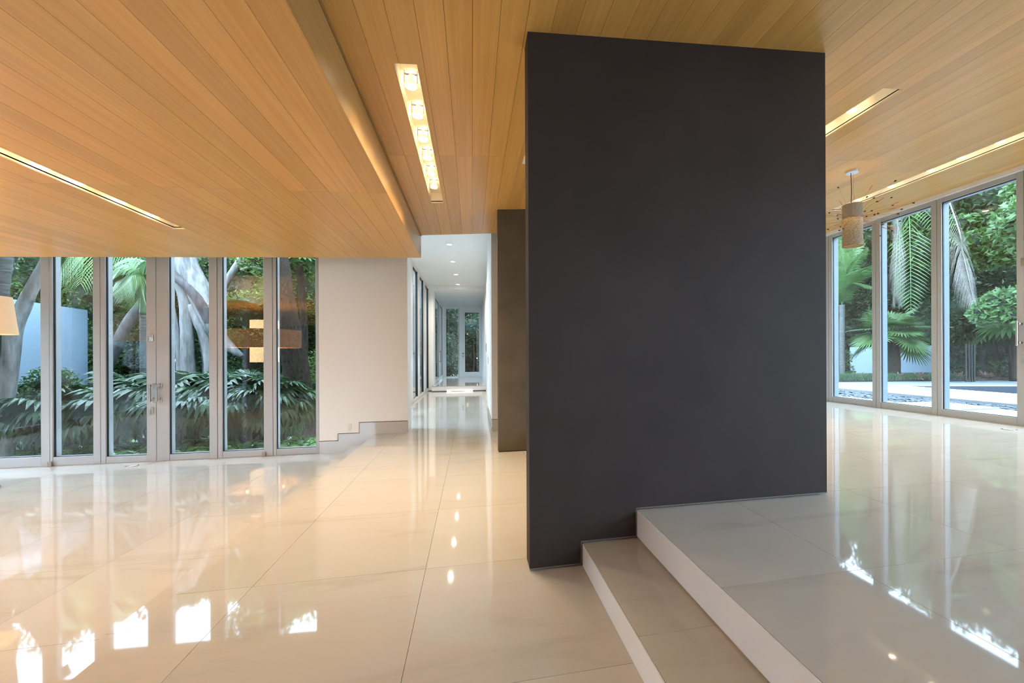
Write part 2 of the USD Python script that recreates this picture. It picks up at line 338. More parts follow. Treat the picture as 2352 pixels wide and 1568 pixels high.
obj("riser", bx(X2 - .008, X2 - .001, YB, 2.505, Z1 + .012, Z2 - .0008), "riser_marble", st)
obj("riser_backing", bx(X2, X2 + .02, YB, 2.66, Z1 - .02, Z2 - .0225), "grout", st)

single("foundation", cat([bx(XL - .16, 1.0, YB - .2, YW + .14, -.8, ZL - .06), bx(X2 + .02, XR + .16, YB - .2, YR + .15, -.8, Z2 - .1), bx(XC - .14, .62, YW + .14, YC + .15, -.8, -.06),
                          bx(XE2 + .02, X1, YB, YW + .1, ZL - .06, ZLM - .0205), bx(XE1 + .02, X1, YB, YW + .1, ZLM - .0205, -.06), bx(X1 + .02, X2 + .02, YB, 2.66, -.06, Z1 - .0205),
                          bx(X1, X2 + .02, YB, YW, -.8, -.06), bx(XL - .16, -2.495, YW, YW + .14, -.8, ZL + .0035), bx(XR, XR + .16, YB, YR, -.8, Z2 - .0005), bx(XL - .16, XL, YB, YW, -.8, ZL + .0035)]),
       "grout", "concrete foundation under the floors, unseen", "foundation", kind="structure")

# ------------------------------------------------------------------ the two dark partitions
XS0, XS1, YS, TS = 0.343, 2.505, 2.506, 0.14
g = 0.013
body = Polygon([(XS0, g), (X1 - g, g), (X1 - g, Z1 + g), (X2 - g, Z1 + g), (X2 - g, Z2 + g), (XS1, Z2 + g), (XS1, cz(XS1)), (XS0, cz(XS0))])
wc = thing("wall_center", "large charcoal plaster partition wall in the middle, its foot notched over the steps", "wall", kind="structure")
obj("panel", xz_panel(body, YS, YS + TS), "charcoal_plaster", wc)
core = Polygon([(XS0 + .012, 0), (X1, 0), (X1, Z1), (X2, Z1), (X2, Z2), (XS1 - .05, Z2), (XS1 - .05, 2.0), (XS0 + .012, 2.0)])
obj("base_reveal", xz_panel(core, YS + .014, YS + TS - .014), "dark_reveal", wc)
# metal angle around the foot of the panel
tr = [bx(XS0, X1 - g, YS - .0015, YS + .004, g - .004, g + .004), bx(X1 - g - .004, X1 - g + .004, YS - .0015, YS + .004, g, Z1 + g), bx(X1 - g, X2 - g, YS - .0015, YS + .004, Z1 + g - .004, Z1 + g + .004),
      bx(X2 - g - .004, X2 - g + .004, YS - .0015, YS + .004, Z1 + g, Z2 + g), bx(X2 - g, XS1, YS - .0015, YS + .004, Z2 + g - .004, Z2 + g + .004)]
obj("base_trim", cat(tr), "slab_edge_plaster", wc)
wc = thing("wall_middle", "dark plaster partition coloured brown for warm lamp light, standing behind the large dark one", "wall", kind="structure")
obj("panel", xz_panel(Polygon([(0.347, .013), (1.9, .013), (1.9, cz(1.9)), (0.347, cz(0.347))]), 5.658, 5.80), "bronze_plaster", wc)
obj("base_reveal", bx(0.357, 1.9, 5.668, 5.79, 0, .02), "dark_reveal", wc)

# ------------------------------------------------------------------ white walls
XW0, XW1, BH = -2.495, -1.095, 0.199
prof = [(XW0, ZL), (XW0, ZL + BH), (-2.202, ZL + BH), (-2.202, ZLM + BH), (-1.871, ZLM + BH), (-1.871, BH), (XW1, BH)]
wl = thing("wall_left", "cream plaster wall between the left windows and the corridor", "wall", kind="structure")
gp = .010
top = [(XW0, ZL + BH + gp), (-2.202 - gp, ZL + BH + gp), (-2.202 - gp, ZLM + BH + gp), (-1.871 - gp, ZLM + BH + gp), (-1.871 - gp, BH + gp), (XW1, BH + gp), (XW1, 4.15), (XW0, 4.15)]
obj("plaster", xz_panel(Polygon(top), YW, YW + .05), "warm_white_paint", wl)
obj("groove", bx(XW0, XW1 - .01, YW + .02, YW + .05, ZL, .5), "groove_shadow_gap", wl)
obj("return_face", bx(XC + .02, XW1, YW + .05, YW + .42, 0.0, 4.15), "warm_white_paint", wl)
bb = thing("baseboard_left", "stone baseboard that steps up along the cream wall", "baseboard", kind="structure")
obj("panel", xz_panel(Polygon([(XW0, ZL), (XW0, ZL + BH), (-2.202, ZL + BH), (-2.202, ZLM + BH), (-1.871, ZLM + BH), (-1.871, BH), (-1.30, BH), (-1.30, ZL)]), YW - .002, YW + .019), "cream_marble_b", bb)
obj("panel", bx(-1.299, XW1, YW - .002, YW + .019, 0, BH), "cream_marble_b", bb)
wr = thing("wall_corridor", "white wall along the right side of the corridor", "wall", kind="structure")
obj("plaster", bx(0.335, 0.50, 7.25, 9.3, .21, 4.15), "white_paint", wr)
obj("baseboard", bx(0.338, 0.50, 7.252, 9.3, 0, .20), "cream_marble_c", wr)
obj("plaster", bx(0.42, 0.60, 9.3, 12.5, 0.0, 4.15), "white_paint", wr)
obj("plaster", bx(0.50, 0.60, 12.5, YC, 0.0, 4.15), "white_paint", wr)
obj("return_face", bx(0.50, 2.0, 7.25, 7.40, 0, 4.15), "warm_white_paint", wr)
t = thing("wall_switch", "slim white switch plate on the right corridor wall", "switch", (0.335, 8.70, 1.225))
obj("plate", rbx(-.010, 0, -.05, .05, -.075, .075, .002), "plastic_white", t); obj("rocker", rbx(-.014, -.010, -.02, .02, -.04, .04, .001), "white_paint", t)
t = thing("control_panel", "small dark control panel on the right corridor wall near its far end", "control panel", (0.50, 14.72, 1.60))
obj("housing", rbx(-.02, 0, -.13, .13, -.15, .15, .004), "stop_bronze", t); obj("screen", rbx(-.023, -.02, -.10, .10, -.05, .12, .001), "gasket", t)
cc = thing("ceiling", "white plaster ceiling of the corridor", "ceiling", kind="structure")
obj("plaster", bx(XC - .2, 0.6, YE, 16.0, ZC, 4.15), "white_paint", cc)
obj("dropped_panel", bx(XC - .2, 0.6, 16.0, YC, 3.84, 4.15), "white_paint", cc)
obj("header_panel", bx(XL, XC - .2, YE, YW + .3, 3.72, 4.15), "white_paint", cc)
wb = thing("wall_back", "plain wall behind the camera with glazed bays added to let in daylight", "wall", kind="structure")
obj("panel", cat([bx(-4.12, 1.4, YB - .2, YB, -.8, 4.15), bx(3.6, XR + .16, YB - .2, YB, -.8, 4.15)]), "warm_white_paint", wb); obj("panel", bx(XL - .16, -6.65, YB - .2, YB, -.8, 4.15), "bronze_plaster", wb); obj("header_panel", bx(XL, XR, YB - .2, YB, 3.62, 4.15), "warm_white_paint", wb)  # unseen; left panel darkened to keep its reflection in the windows low
single("wall_right", bx(1.9, XR + .1, YR, YR + .15, -.1, 4.15), "warm_white_paint", "far wall of the right room hidden by the dark partition", "wall", kind="structure")
single("wall_inner", bx(1.9, 2.05, 5.8, YR, -.1, 4.15), "warm_white_paint", "side wall of the right room hidden behind the partitions", "wall", kind="structure")
pl = thing("wall_far", "white wall above and beside the glazed door at the corridor end", "wall", kind="structure")

# ------------------------------------------------------------------ glazing
def win_x(name, label, catg, x0, x1, z0, zg0, zg1, z1, xa, xb, y, depth=.14, mat_f="champagne_aluminium", group=None):
    """A unit facing -y (in the plane y): frame x0..x1, glass xa..xb."""
    t = thing(name, label, catg, group=group, kind="structure")
    obj("stile", rbx(x0, xa, y, y + depth, z0, z1), mat_f, t); obj("stile", rbx(xb, x1, y, y + depth, z0, z1), mat_f, t)
    obj("rail", rbx(xa, xb, y + .004, y + depth - .004, z0, zg0), mat_f, t); obj("rail", rbx(xa, xb, y + .004, y + depth - .004, zg1, z1), mat_f, t)
    obj("gasket", cat([bx(xa, xa + .009, y + .022, y + .046, zg0, zg1), bx(xa, xb, y + .022, y + .046, zg0, zg0 + .006)]), "gasket", t)
    obj("pane", bx(xa + .001, xb - .001, y + .030, y + .038, zg0 + .001, zg1 - .001), "window_glass", t)
    return t
LW = [  # frame x0, x1, glass x0, x1, sill z
    (-8.30, -7.70, -8.2, -7.76), (-7.69, -6.985, -7.62, -7.05), (-6.98, -6.150, -6.90, -6.257), (-6.148, -5.522, -6.113, -5.613),
    (-5.518, -4.800, -5.455, -4.927), (-4.796, -3.975, -4.630, -4.085), (-3.968, -3.185, -3.905, -3.316), (-3.180, -2.497, -3.133, -2.545)]
names = ["tall fixed window far left, cut off before the frame", "tall fixed window left of the one with the leaning pale trunk", "leftmost tall fixed window, showing the blue garden wall and a leaning pale trunk",
         "tall window next left of the double door, with the garden wall's end behind it", "left leaf of the glazed double door, with locks above and below the handle",
         "right leaf of the glazed double door, in front of the grey ficus trunks", "tall window next right of the double door, with a pale slanting trunk behind",
         "tall window beside the cream wall, in front of the thick dark trunk"]
doors = []
for i, (a, b, c, d) in enumerate(LW):
    door = i in (4, 5)
    zg = [-.16, -.16, -.145, -.16, -.19, -.195, -.187, -.184][i]
    nm = f"door_{i - 3}" if door else f"window_{i + 1}"
    t = win_x(nm, names[i], "glass door" if door else "window", a, b, ZL + .004, zg, 3.55, 3.72, c, d, YW)
    if door: doors.append(t)
def pull(t, x, z0, z1, side):
    """A square pull handle: bar on two posts with square roses."""
    y = YW
    h = obj("handle", cat([rbx(x - .012, x + .012, y - .075, y - .05, z0, z1, .003), rbx(x - .01 + side * .0, x + .012, y - .06, y, z1 - .035, z1 - .012, .002), rbx(x - .01, x + .012, y - .06, y, z0 + .012, z0 + .035, .002)]), "satin_nickel", t)
    for z in (z0 + .024, z1 - .024):
        obj("rose", rbx(x - .002, x + .042, y - .012, y, z - .036, z + .036, .003), "satin_nickel", h)
pull(doors[0], at_y(344, 900, YW - .06)[0], 0.635, 0.905, 1)
pull(doors[1], at_y(359, 900, YW - .06)[0], 0.635, 0.905, 1)
for zc in (1.625, 0.494):
    x = at_y(349, 800, YW)[0]
    k = obj("lock", rbx(x - .016, x + .018, YW - .012, YW, zc - .055, zc + .055, .003), "satin_nickel", doors[0])
    obj("thumb_turn", rbx(x - .034, x - .004, YW - .04, YW - .012, zc - .055, zc + .012, .003), "satin_nickel", k)
for u in (113.5, 606):
    p = at_y(u, 1050, YW - .02)
    single("door_stop", rbx(p[0] - .026, p[0] + .026, YW - .03, YW + .0, ZL, ZL + .075), "stop_bronze", f"small bronze block at the foot of the frame, {'left of' if u < 300 else 'right of'} the double door", "door stop")

def win_y(name, label, catg, x, y0, y1, ya, yb, z0, zg0, zg1, z1, side, depth=.16, mat_f="champagne_aluminium", outward=1, gw=.010):
    """A unit in the plane x, interior face at x, body going outward (+1: +x, -1: -x)."""
    t = thing(name, label, catg, kind="structure"); o = outward
    X = lambda d: x + o * d
    obj("stile", rbx(X(0), X(.05), y0, ya, z0, z1), mat_f, t); obj("stile", rbx(X(0), X(.05), yb, y1, z0, z1), mat_f, t)
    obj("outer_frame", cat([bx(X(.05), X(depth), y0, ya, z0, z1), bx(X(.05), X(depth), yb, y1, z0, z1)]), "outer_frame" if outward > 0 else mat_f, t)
    obj("rail", rbx(X(.004), X(depth - .004), ya, yb, z0, zg0), mat_f, t); obj("rail", rbx(X(.004), X(depth - .004), ya, yb, zg1, z1), mat_f, t)
    obj("gasket", cat([bx(X(.022 if gw < .02 else -.002), X(.046), yb - gw, yb, zg0, zg1), bx(X(.022), X(.046), ya, yb, zg0, zg0 + .006), bx(X(.022), X(.046), ya, yb, zg1 - gw, zg1)]), "gasket", t)
    obj("pane", bx(X(.030), X(.038), ya + .001, yb - .001, zg0 + .001, zg1 - .001), "window_glass", t)
    return t
ZRF = Z2 + .004
RW = [(7.37, 8.45, 7.50, 8.34, "window hidden behind the dark partition in the right window wall"), (6.330, 7.365, 6.402, 7.275, "narrow-looking tall window right beside the dark partition, in front of the thin palm"),
      (5.300, 6.325, 5.383, 6.240, "middle tall window of the right wall, in front of the fat fan palm trunk"), (4.225, 5.295, 4.303, 5.229, "wide tall window of the right wall, in front of the pool and black fence"),
      (3.15, 4.220, 3.28, 4.135, "glazed door at the right edge of the picture, only its handle side in view"), (2.0, 3.14, 2.15, 3.0, "window beyond the right edge of the picture")]
for i, (a, b, c, d, lab) in enumerate(RW):
    t = win_y("door_3" if i == 4 else f"window_{i + 9}", lab, "glass door" if i == 4 else "window", XR, a, b, c, d, ZRF, .433, 3.765, 3.845, 1)
    if i == 4:
        y = at_x(2344, 800, XR)[1]
        h = obj("handle", cat([rbx(XR - .075, XR - .05, y - .012, y + .012, 1.43, 1.78), rbx(XR - .06, XR, y - .03, y + .0, 1.46, 1.49), rbx(XR - .06, XR, y - .03, y, 1.72, 1.75)]), "satin_nickel", t)
        for z in (2.58, 1.25):
            obj("lock", rbx(XR - .03, XR, y - .06, y - .02, z - .055, z + .055), "satin_nickel", t)
hd = thing("trim_1", "white header band above the right windows", "trim", kind="structure")
obj("fascia", bx(XR - .04, XR + .16, YB, YR, 3.838, 4.15), "warm_white_paint", hd)
obj("sill", bx(XR - .03, XR + .16, YB, YR, Z2, Z2 + .006), "champagne_aluminium", hd)
# the unseen side of the right wall and the left end of the room
for i, (a, b) in enumerate([(-4.4, -1.3), (-1.25, 1.95)]):
    win_y(f"window_{i + 15}", f"wide window of the right wall beside the camera, number {i + 1}, out of view", "window", XR, a, b, a + .12, b - .12, ZRF, .433, 3.765, 3.845, 1)
for i, (a, b) in enumerate([(-4.4, -.5), (-.45, 3.4), (3.45, 7.4)]):
    win_y(f"window_{i + 17}", f"wide window at the left end of the room, number {i + 1}, out of view", "window", XL, a, b, a + .12, b - .12, ZL + .004, -.15, 3.5, 3.72, 1, outward=-1)
single("wall_end", bx(XL - .16, XL, YB, YW + .16, 3.72, 4.15), "white_paint", "wall strip over the windows at the left end of the room", "wall", kind="structure")

for i, (a, b, z) in enumerate([(-6.63, -4.13, ZL), (1.42, 3.58, Z2)]):  # unseen bays, added for daylight on the risers and treads
    win_x(f"window_{i + 30}", f"glazed bay added behind the camera to let in daylight, number {i + 1}, out of view", "window", a, b, z + .004, z + .12, 3.52, 3.62, a + .09, b - .09, YB - .14)
# corridor windows on the left, then the glazed door pair beyond the pier, and the end wall
CW = [(7.88, 9.30, 7.95, 9.20), (9.31, 10.62, 9.40, 10.55), (10.63, 11.86, 10.70, 11.45), (11.87, 13.42, 12.0, 13.0), (13.43, 14.95, 13.55, 14.5), (14.96, 16.24, 15.1, 16.1)]
for i, (a, b, c, d) in enumerate(CW):
    win_y(f"window_{i + 20}", f"tall corridor window with dark gaskets, number {i + 1} counted from the cream wall", "window", XC, a, b, c, d, 0.0, .10, 3.86, 3.965, 1, depth=.12, mat_f="silver_aluminium", outward=-1, gw=.06)
single("pier", bx(-1.70, -1.45, 16.25, 17.0, 0, 4.0), "white_paint", "white pier between the corridor windows and the far glazed door", "pier", kind="structure")
for i, (a, b, c, d) in enumerate([(17.0, 19.1, 17.15, 18.95), (19.11, 21.38, 19.26, 21.2)]):
    t = win_y(f"door_{i + 4}", f"glazed door leaf on the corridor's left side near its end, {'nearer' if i == 0 else 'farther'} one", "glass door", -1.45, a, b, c, d, 0.2, .34, 3.66, 3.84, 1, depth=.10, mat_f="silver_aluminium", outward=-1)
    if i == 0:
        obj("handle", cat([rbx(-1.40, -1.375, 18.99, 19.02, 1.0, 1.55), bx(-1.45, -1.39, 18.995, 19.015, 1.05, 1.07), bx(-1.45, -1.39, 18.995, 19.015, 1.48, 1.50)]), "satin_nickel", t)
ex = lambda u: at_y(u, 800, YC)[0]
obj("panel", bx(-1.5, 0.6, YC, YC + .15, 3.745, 4.15), "white_paint", pl)
obj("panel", bx(ex(1108), .6, YC, YC + .15, 0, 3.745), "white_paint", pl)
win_x("window_26", "dark sidelight left of the door at the corridor end", "window", -1.45, ex(1053), .2, .25, 3.70, 3.745, ex(1025), ex(1052), YC, .10, "white_paint")
t = win_x("door_6", "white glazed door closing the far end of the corridor", "glass door", ex(1054), ex(1107.5), .2, .47, 3.52, 3.745, ex(1068), ex(1100.5), YC, .08, "white_paint")
for z in (1.435, 1.29):
    kx = ex(1063.8)
    obj("knob", trimesh.creation.icosphere(2, .055).apply_translation((kx, YC - .06, z)), "satin_nickel", t, smooth=True)

# ------------------------------------------------------------------ lamps in their slots
def spot(parent, x, y, z, power, cone=52, soft=.8, color=WARM, radius=.028, tilt=(0, 0)):
    l = UsdLux.SphereLight.Define(stage, fresh("beam", str(parent.GetPath())))
    l.CreateRadiusAttr(radius); l.CreateIntensityAttr(power * LAMP); l.CreateColorAttr(color)
    l.CreateNormalizeAttr(True)
    s = UsdLux.ShapingAPI.Apply(l.GetPrim()); s.CreateShapingConeAngleAttr(float(cone)); s.CreateShapingConeSoftnessAttr(float(soft))
    l.AddTranslateOp().Set(Gf.Vec3d(x, y, z)); l.AddRotateXYZOp().Set(Gf.Vec3f(tilt[0], tilt[1], 0))
def slot_light(s, power, cone=60):
    x0, x1, y0, y1, fn, lx, ys, label = s
    t = thing("slot_light", label, "recessed light")
    d = .13; z = fn((x0 + x1) / 2); T = .006
    def sloped(xa, xb, za, zb, ya, yb):   # box whose bottom follows the ceiling
        b = bx(xa, xb, ya, yb, 0, 1); v = np.array(b.vertices)
        v[:, 2] = np.where(v[:, 2] < .5, np.array([fn(q) for q in v[:, 0]]) + za, z + zb); b.vertices = v; return b
    obj("trough", cat([sloped(x0 - T, x0, .002, d, y0 - T, y1 + T), sloped(x1, x1 + T, .002, d, y0 - T, y1 + T), sloped(x0, x1, .002, d, y0 - T, y0), sloped(x0, x1, .002, d, y1, y1 + T),
                       bx(x0 - T, x1 + T, y0 - T, y1 + T, z + d, z + d + T)]), "cream_enamel", t)
    for y in ys:
        zz = fn(lx)
        lamp = obj("lamp", revolve([(0, .020), (.041, .022), (.043, .030), (.036, .050), (.017, .072), (.014, .104), (0, .104)], 24).apply_translation((lx, y, zz)), "lamp_socket", t, smooth=35)
        obj("lens", trimesh.creation.cylinder(radius=.0405, height=.004, sections=28).apply_translation((lx, y, zz + .0185)), "lamp_face", lamp)
        br = [bx(lx - .047, lx - .043, y - .008, y + .008, zz + .05, z + d), bx(lx + .043, lx + .047, y - .008, y + .008, zz + .05, z + d), bx(lx - .045, lx + .045, y - .008, y + .008, zz + .105, zz + .109)]
        obj("bracket", cat(br), "satin_nickel", lamp)
        spot(t, lx, y, zz + .012, power * .52, 36, .75, tilt=(9, 0))
        spot(t, lx, y, zz + .010, power * .42, cone, .85)
        g_ = UsdLux.SphereLight.Define(stage, fresh("back_glow", str(t.GetPath())))     # small added light that brightens the trough beside each lamp
        g_.CreateRadiusAttr(.012); g_.CreateIntensityAttr(0.09); g_.CreateColorAttr(WARM); g_.CreateNormalizeAttr(True); g_.AddTranslateOp().Set(Gf.Vec3d(lx, y + .055, zz + .085))
    return t
for s, pw in zip(SLOTS, (60, 10, 28, 36)):
    slot_light(s, pw)
hx0, hx1, hy0, hy1 = HATCH
single("ceiling_plate", sheared(sbox(*[hx0, hy0, hx1, hy1]), lambda x: cz(x) - .006, .03), "cream_enamel", "small white square plate in the oak ceiling beside the dark partition's edge", "ceiling plate")
# corridor downlights
proto = None
for i, (u, v) in enumerate([(1032, 561), (1040, 600.5), (1047, 630), (1051.5, 653)]):
    p = at_z(u, v, ZC)
    t = thing("downlight", f"round recessed corridor downlight, {['nearest', 'second', 'third', 'farthest'][i]} of the four in a row", "downlight", (p[0], p[1], ZC), group="corridor downlights")
    obj("trim_ring", revolve([(.062, -.006), (.085, -.006), (.088, 0), (.062, 0), (.062, -.006)], 32), "white_paint", t)
    obj("lens", trimesh.creation.cylinder(radius=.06, height=.003, sections=28).apply_translation((0, 0, -.004)), "can_face", t)
    spot(t, 0, 0, -.04, 78, 75, .8, Gf.Vec3f(1, .90, .76), .04)

# ------------------------------------------------------------------ small fittings
p = at_y(802.5, 982, YW)
t = thing("wall_outlet", "white electrical outlet on the cream wall above its stepped baseboard", "outlet", (p[0], YW, p[2]))
obj("cover_plate", rbx(-.037, .037, -.006, 0, -.062, .062, .003), "plastic_white", t)
for z in (-.024, .024):
    s_ = obj("socket", rbx(-.017, .017, -.009, -.004, z - .014, z + .014, .003), "plastic_white", t)
    obj("slots", cat([bx(-.008, -.006, -.0096, -.0088, z - .004, z + .006), bx(.006, .008, -.0096, -.0088, z - .004, z + .006)]), "groove_shadow_gap", s_)
for (u, v, z, lab) in [(303, 1070, ZL, "round floor outlet cover in front of the glazed double door"), (2318, 986, Z2, "round floor outlet cover by the right windows")]:
    p = at_z(u, v, z)
    t = thing("floor_outlet", lab, "floor outlet", (p[0], p[1], z))
    obj("ring", revolve([(.062, 0), (.075, 0), (.074, .004), (.063, .005), (.062, 0)], 40), "satin_nickel", t)
    obj("cap", revolve([(0, .0005), (.061, .0005), (.061, .003), (0, .0035)], 40), "silver_aluminium", t)

# pendant of wires and clips in the right room
pc = np.array([4.80, 4.412]); zt = cz(4.80)
sx = 0.5 * (at_y(1941, 520, 4.412)[0] + at_y(1974.5, 520, 4.412)[0]); sr_ = 0.5 * (at_y(1974.5, 520, 4.412)[0] - at_y(1941, 520, 4.412)[0])
z_top, z_mid, z_bot = at_y(1957, 471, 4.412)[2], at_y(1957, 503, 4.412)[2], at_y(1957, 565, 4.412)[2]
t = thing("pendant_lamp", "mesh cylinder pendant lamp with a halo of wires and black clips in the right room", "pendant lamp", (sx, 4.412, z_bot))
hb = zt - z_bot; t_pd = t
obj("canopy", revolve([(0, hb - .03), (.07, hb - .03), (.075, hb - .022), (.075, hb + .0), (0, hb + .0)], 36), "silver_aluminium", t, smooth=35)
obj("cord", tube(curve([(-.02, 0, hb - .03), (.0, .01, hb - .25), (-.015, 0, hb - .42), (0.01, 0, z_mid - z_bot)], 30), .004, 8), "cable_black", t)
obj("steel_cable", tube(np.array([(.015, 0, hb - .03), (.015, 0, z_top - z_bot)]), .0012, 6), "satin_nickel", t)
sh = lambda z0, z1, r: revolve([(r - .004, z0), (r, z0), (r, z1), (r - .004, z1), (r - .004, z0)], 40)
sd = obj("shade", sh(0, z_mid - z_bot, sr_), "shade_mesh", t, smooth=35)
obj("gauze_collar", sh(z_mid - z_bot + .0005, z_top - z_bot, sr_ - .002), "shade_gauze", t, smooth=35)
obj("rim", cat([revolve([(sr_ - .005, z), (sr_ + .002, z), (sr_ + .002, z + .006), (sr_ - .005, z + .006), (sr_ - .005, z)], 40) for z in (0, z_mid - z_bot, z_top - z_bot - .006)]), "wire_copper", sd)
zc_ = z_mid - z_bot
r2 = np.random.default_rng(3)
for i in range(64):
    az, el = r2.uniform(0, 2 * math.pi), r2.uniform(-.55, .75)
    L = r2.uniform(.30, .62) if i % 7 else r2.uniform(.75, 1.0)
    if el > .35: L = min(L, .55)
    d = np.array([math.cos(az) * math.cos(el), math.sin(az) * math.cos(el), math.sin(el)])
    a = d * sr_ * .9 + [0, 0, zc_]; b = d * L + [0, 0, zc_ - .05 * L]
    mid = (a + b) / 2 + [0, 0, .03 * L]
    w = obj("wire", tube(curve([a, mid, b], 8), .0012, 4), "wire_copper", t)
    if i % 3 != 2:
        c = rbx(-.011, .011, -.007, .007, -.006, .006, .002); c.apply_transform(trimesh.transformations.rotation_matrix(az, [0, 0, 1], [0, 0, 0])); c.apply_translation(b)
        obj("clip", c, "clip_black", w)
    else:
        obj("tip", tube(np.array([b - d * .07, b]), .0028, 5), "tip_orange", w)
# shaded lamp at the left edge, and the double drum pendant whose reflection shows in the windows
p = at_y(8, 770, 6.3)
t = thing("floor_lamp", "beige flared lampshade of a floor lamp cut off by the left edge of the picture", "lamp", (p[0] - .235, 6.3, ZL))
t_fl = t
zb, zt_ = at_y(8, 767, 6.3)[2] - ZL, at_y(8, 680, 6.3)[2] - ZL
obj("shade", revolve([(.292, zb), (.296, zb), (.248, zt_), (.244, zt_), (.292, zb)], 48), "shade_lit", t, smooth=35)
obj("pole", cyl((0, 0, .02), (0, 0, zt_ - .02), .012), "satin_nickel", t)
obj("base", revolve([(0, 0), (.15, 0), (.15, .018), (.02, .026), (0, .026)], 40), "satin_nickel", t)
obj("spider", cat([bx(-.246, .246, -.004, .004, zt_ - .03, zt_ - .024), bx(-.004, .004, -.246, .246, zt_ - .03, zt_ - .024)]), "satin_nickel", t)
vy = 2 * YW - 2.6
q = at_y(605, 778, vy)
dp = thing("drum_pendant", "double drum pendant with a brown outer shade, seen mirrored in the left windows", "pendant lamp", (q[0], 2.6, q[2]))
kx = vy / (F * 1.02)
hz = 37 * kx / 2
obj("outer_shade", revolve([(66 * kx - .006, -hz), (66 * kx, -hz), (66 * kx, hz), (66 * kx - .006, hz), (66 * kx - .006, -hz)], 56), "drum_brown", dp, smooth=35)
obj("inner_shade", revolve([(25 * kx, -hz - 30 * kx), (25 * kx + .006, -hz - 30 * kx), (25 * kx + .006, hz + 20 * kx), (25 * kx, hz + 20 * kx), (25 * kx, -hz - 30 * kx)], 48), "drum_lit", dp, smooth=35)
obj("cable", cyl((0, 0, hz + 10 * kx), (0, 0, sz(q[0]) - q[2]), .006, 10), "cable_black", dp)
obj("canopy", revolve([(0, sz(q[0]) - q[2] - .03), (.09, sz(q[0]) - q[2] - .03), (.09, sz(q[0]) - q[2]), (0, sz(q[0]) - q[2])], 32), "satin_nickel", dp)
obj("spider", cat([bx(-66 * kx + .005, 66 * kx - .005, -.006, .006, hz - .03, hz - .02), bx(-.006, .006, -66 * kx + .005, 66 * kx - .005, hz - .03, hz - .02)]), "satin_nickel", dp)

def bulb(parent, x, y, z, power, r=.05, color=WARM):
    l = UsdLux.SphereLight.Define(stage, fresh("bulb_light", str(parent.GetPath())))
    l.CreateRadiusAttr(r); l.CreateIntensityAttr(power); l.CreateColorAttr(color); l.CreateNormalizeAttr(True); l.AddTranslateOp().Set(Gf.Vec3d(float(x), float(y), float(z)))
for k_ in range(4):
    bulb(dp, .58 * math.cos(k_ * 1.571 + .4), .58 * math.sin(k_ * 1.571 + .4), -.02, 8.5, .04)  # bulbs added between the shades to throw light at the ceiling
bulb(t_fl, 0, 0, zt_ - .1, 1.5)
bulb(t_pd, 0, 0, z_mid - z_bot, .7, .02)
# ==================================================================== gardens
GZ = -0.50
gl = shapely.box(-60, -60, 60, 70).difference(shapely.box(XL - .25, YB - .25, XR + .2, YR + .2)).difference(shapely.box(XC - .2, YW, .6, YC + .2))
def flat(poly, z0, z1):
    e = trimesh.creation.extrude_polygon(poly, z1 - z0, engine="earcut"); e.apply_translation((0, 0, z0)); return e
single("ground", flat(gl, GZ - .2, GZ), "leaf_litter", "brown leaf-strewn garden soil around the house", "ground", kind="structure")

# ---- leaf makers
def leaves(centers, normals_seed, size, aspect=2.2, k=None):
    """Many small folded leaves (4 triangles each) at the given centres, random attitudes."""
    r = np.random.default_rng(normals_seed); n = len(centers)
    d = r.normal(size=(n, 3)); d[:, 2] = d[:, 2] * .6 - .25; d /= np.linalg.norm(d, axis=1, keepdims=True)
    s = np.cross(d, r.normal(size=(n, 3))); s /= np.linalg.norm(s, axis=1, keepdims=True)
    up_ = np.cross(d, s); L = size * r.uniform(.6, 1.3, (n, 1)); w = L / aspect / 2
    c = np.asarray(centers); a = c - d * L / 2; b = c + d * L / 2
    l_ = c + s * w + up_ * w * .35; r_ = c - s * w + up_ * w * .35
    v = np.stack([a, l_, b, r_], 1).reshape(-1, 3); o = np.arange(n)[:, None] * 4
    f = np.concatenate([o + [0, 1, 2], o + [0, 2, 3]], 0)
    return trimesh.Trimesh(v, f, process=False)
def cloud(r, blobs, n):
    """Points near the surfaces of several ellipsoids (cx, cy, cz, rx, ry, rz)."""
    b = np.array(blobs, float); w = (b[:, 3] * b[:, 4] + b[:, 4] * b[:, 5] + b[:, 3] * b[:, 5]); pick = r.choice(len(b), n, p=w / w.sum())
    d = r.normal(size=(n, 3)); d /= np.linalg.norm(d, axis=1, keepdims=True)
    rad = 1 - np.abs(r.normal(0, .22, (n, 1))); return b[pick, :3] + d * rad * b[pick, 3:]
def fan_leaf(R, nseg, spread, droop, r, seg_w=1.0):
    """A palmate leaf in the xz sense: hastula at the origin, blade facing +z, centre line along +x."""
    V, Fc = [], []
    for k in range(nseg):
        a = (k / (nseg - 1) - .5) * spread
        L = R * (1 - .25 * abs(a / (spread / 2)) ** 2) * r.uniform(.92, 1.05)
        dr = np.array([math.cos(a), math.sin(a), 0]); sd_ = np.array([-math.sin(a), math.cos(a), 0])
        w0 = R * spread / nseg * .5 * seg_w
        ts = [0.0, .35, .65, .86, 1.0]; ws = [.05, .38, .42, .24, .015]
        o = len(V); dd = droop * r.uniform(.8, 1.3)
        for t_, w_ in zip(ts, ws):
            c = dr * L * (t_ - .12 * dd * t_ ** 3) + np.array([0, 0, -dd * L * max(0, t_ - .3) ** 2 * 1.3 + .06 * L * t_])
            ww = w0 * w_ * 2
            V += [c - sd_ * ww + [0, 0, ww * .35], c, c + sd_ * ww + [0, 0, ww * .35]]
        for i in range(4):
            for j in range(2):
                p0 = o + i * 3 + j; Fc += [(p0, p0 + 1, p0 + 4), (p0, p0 + 4, p0 + 3)]
    return np.array(V), np.array(Fc)
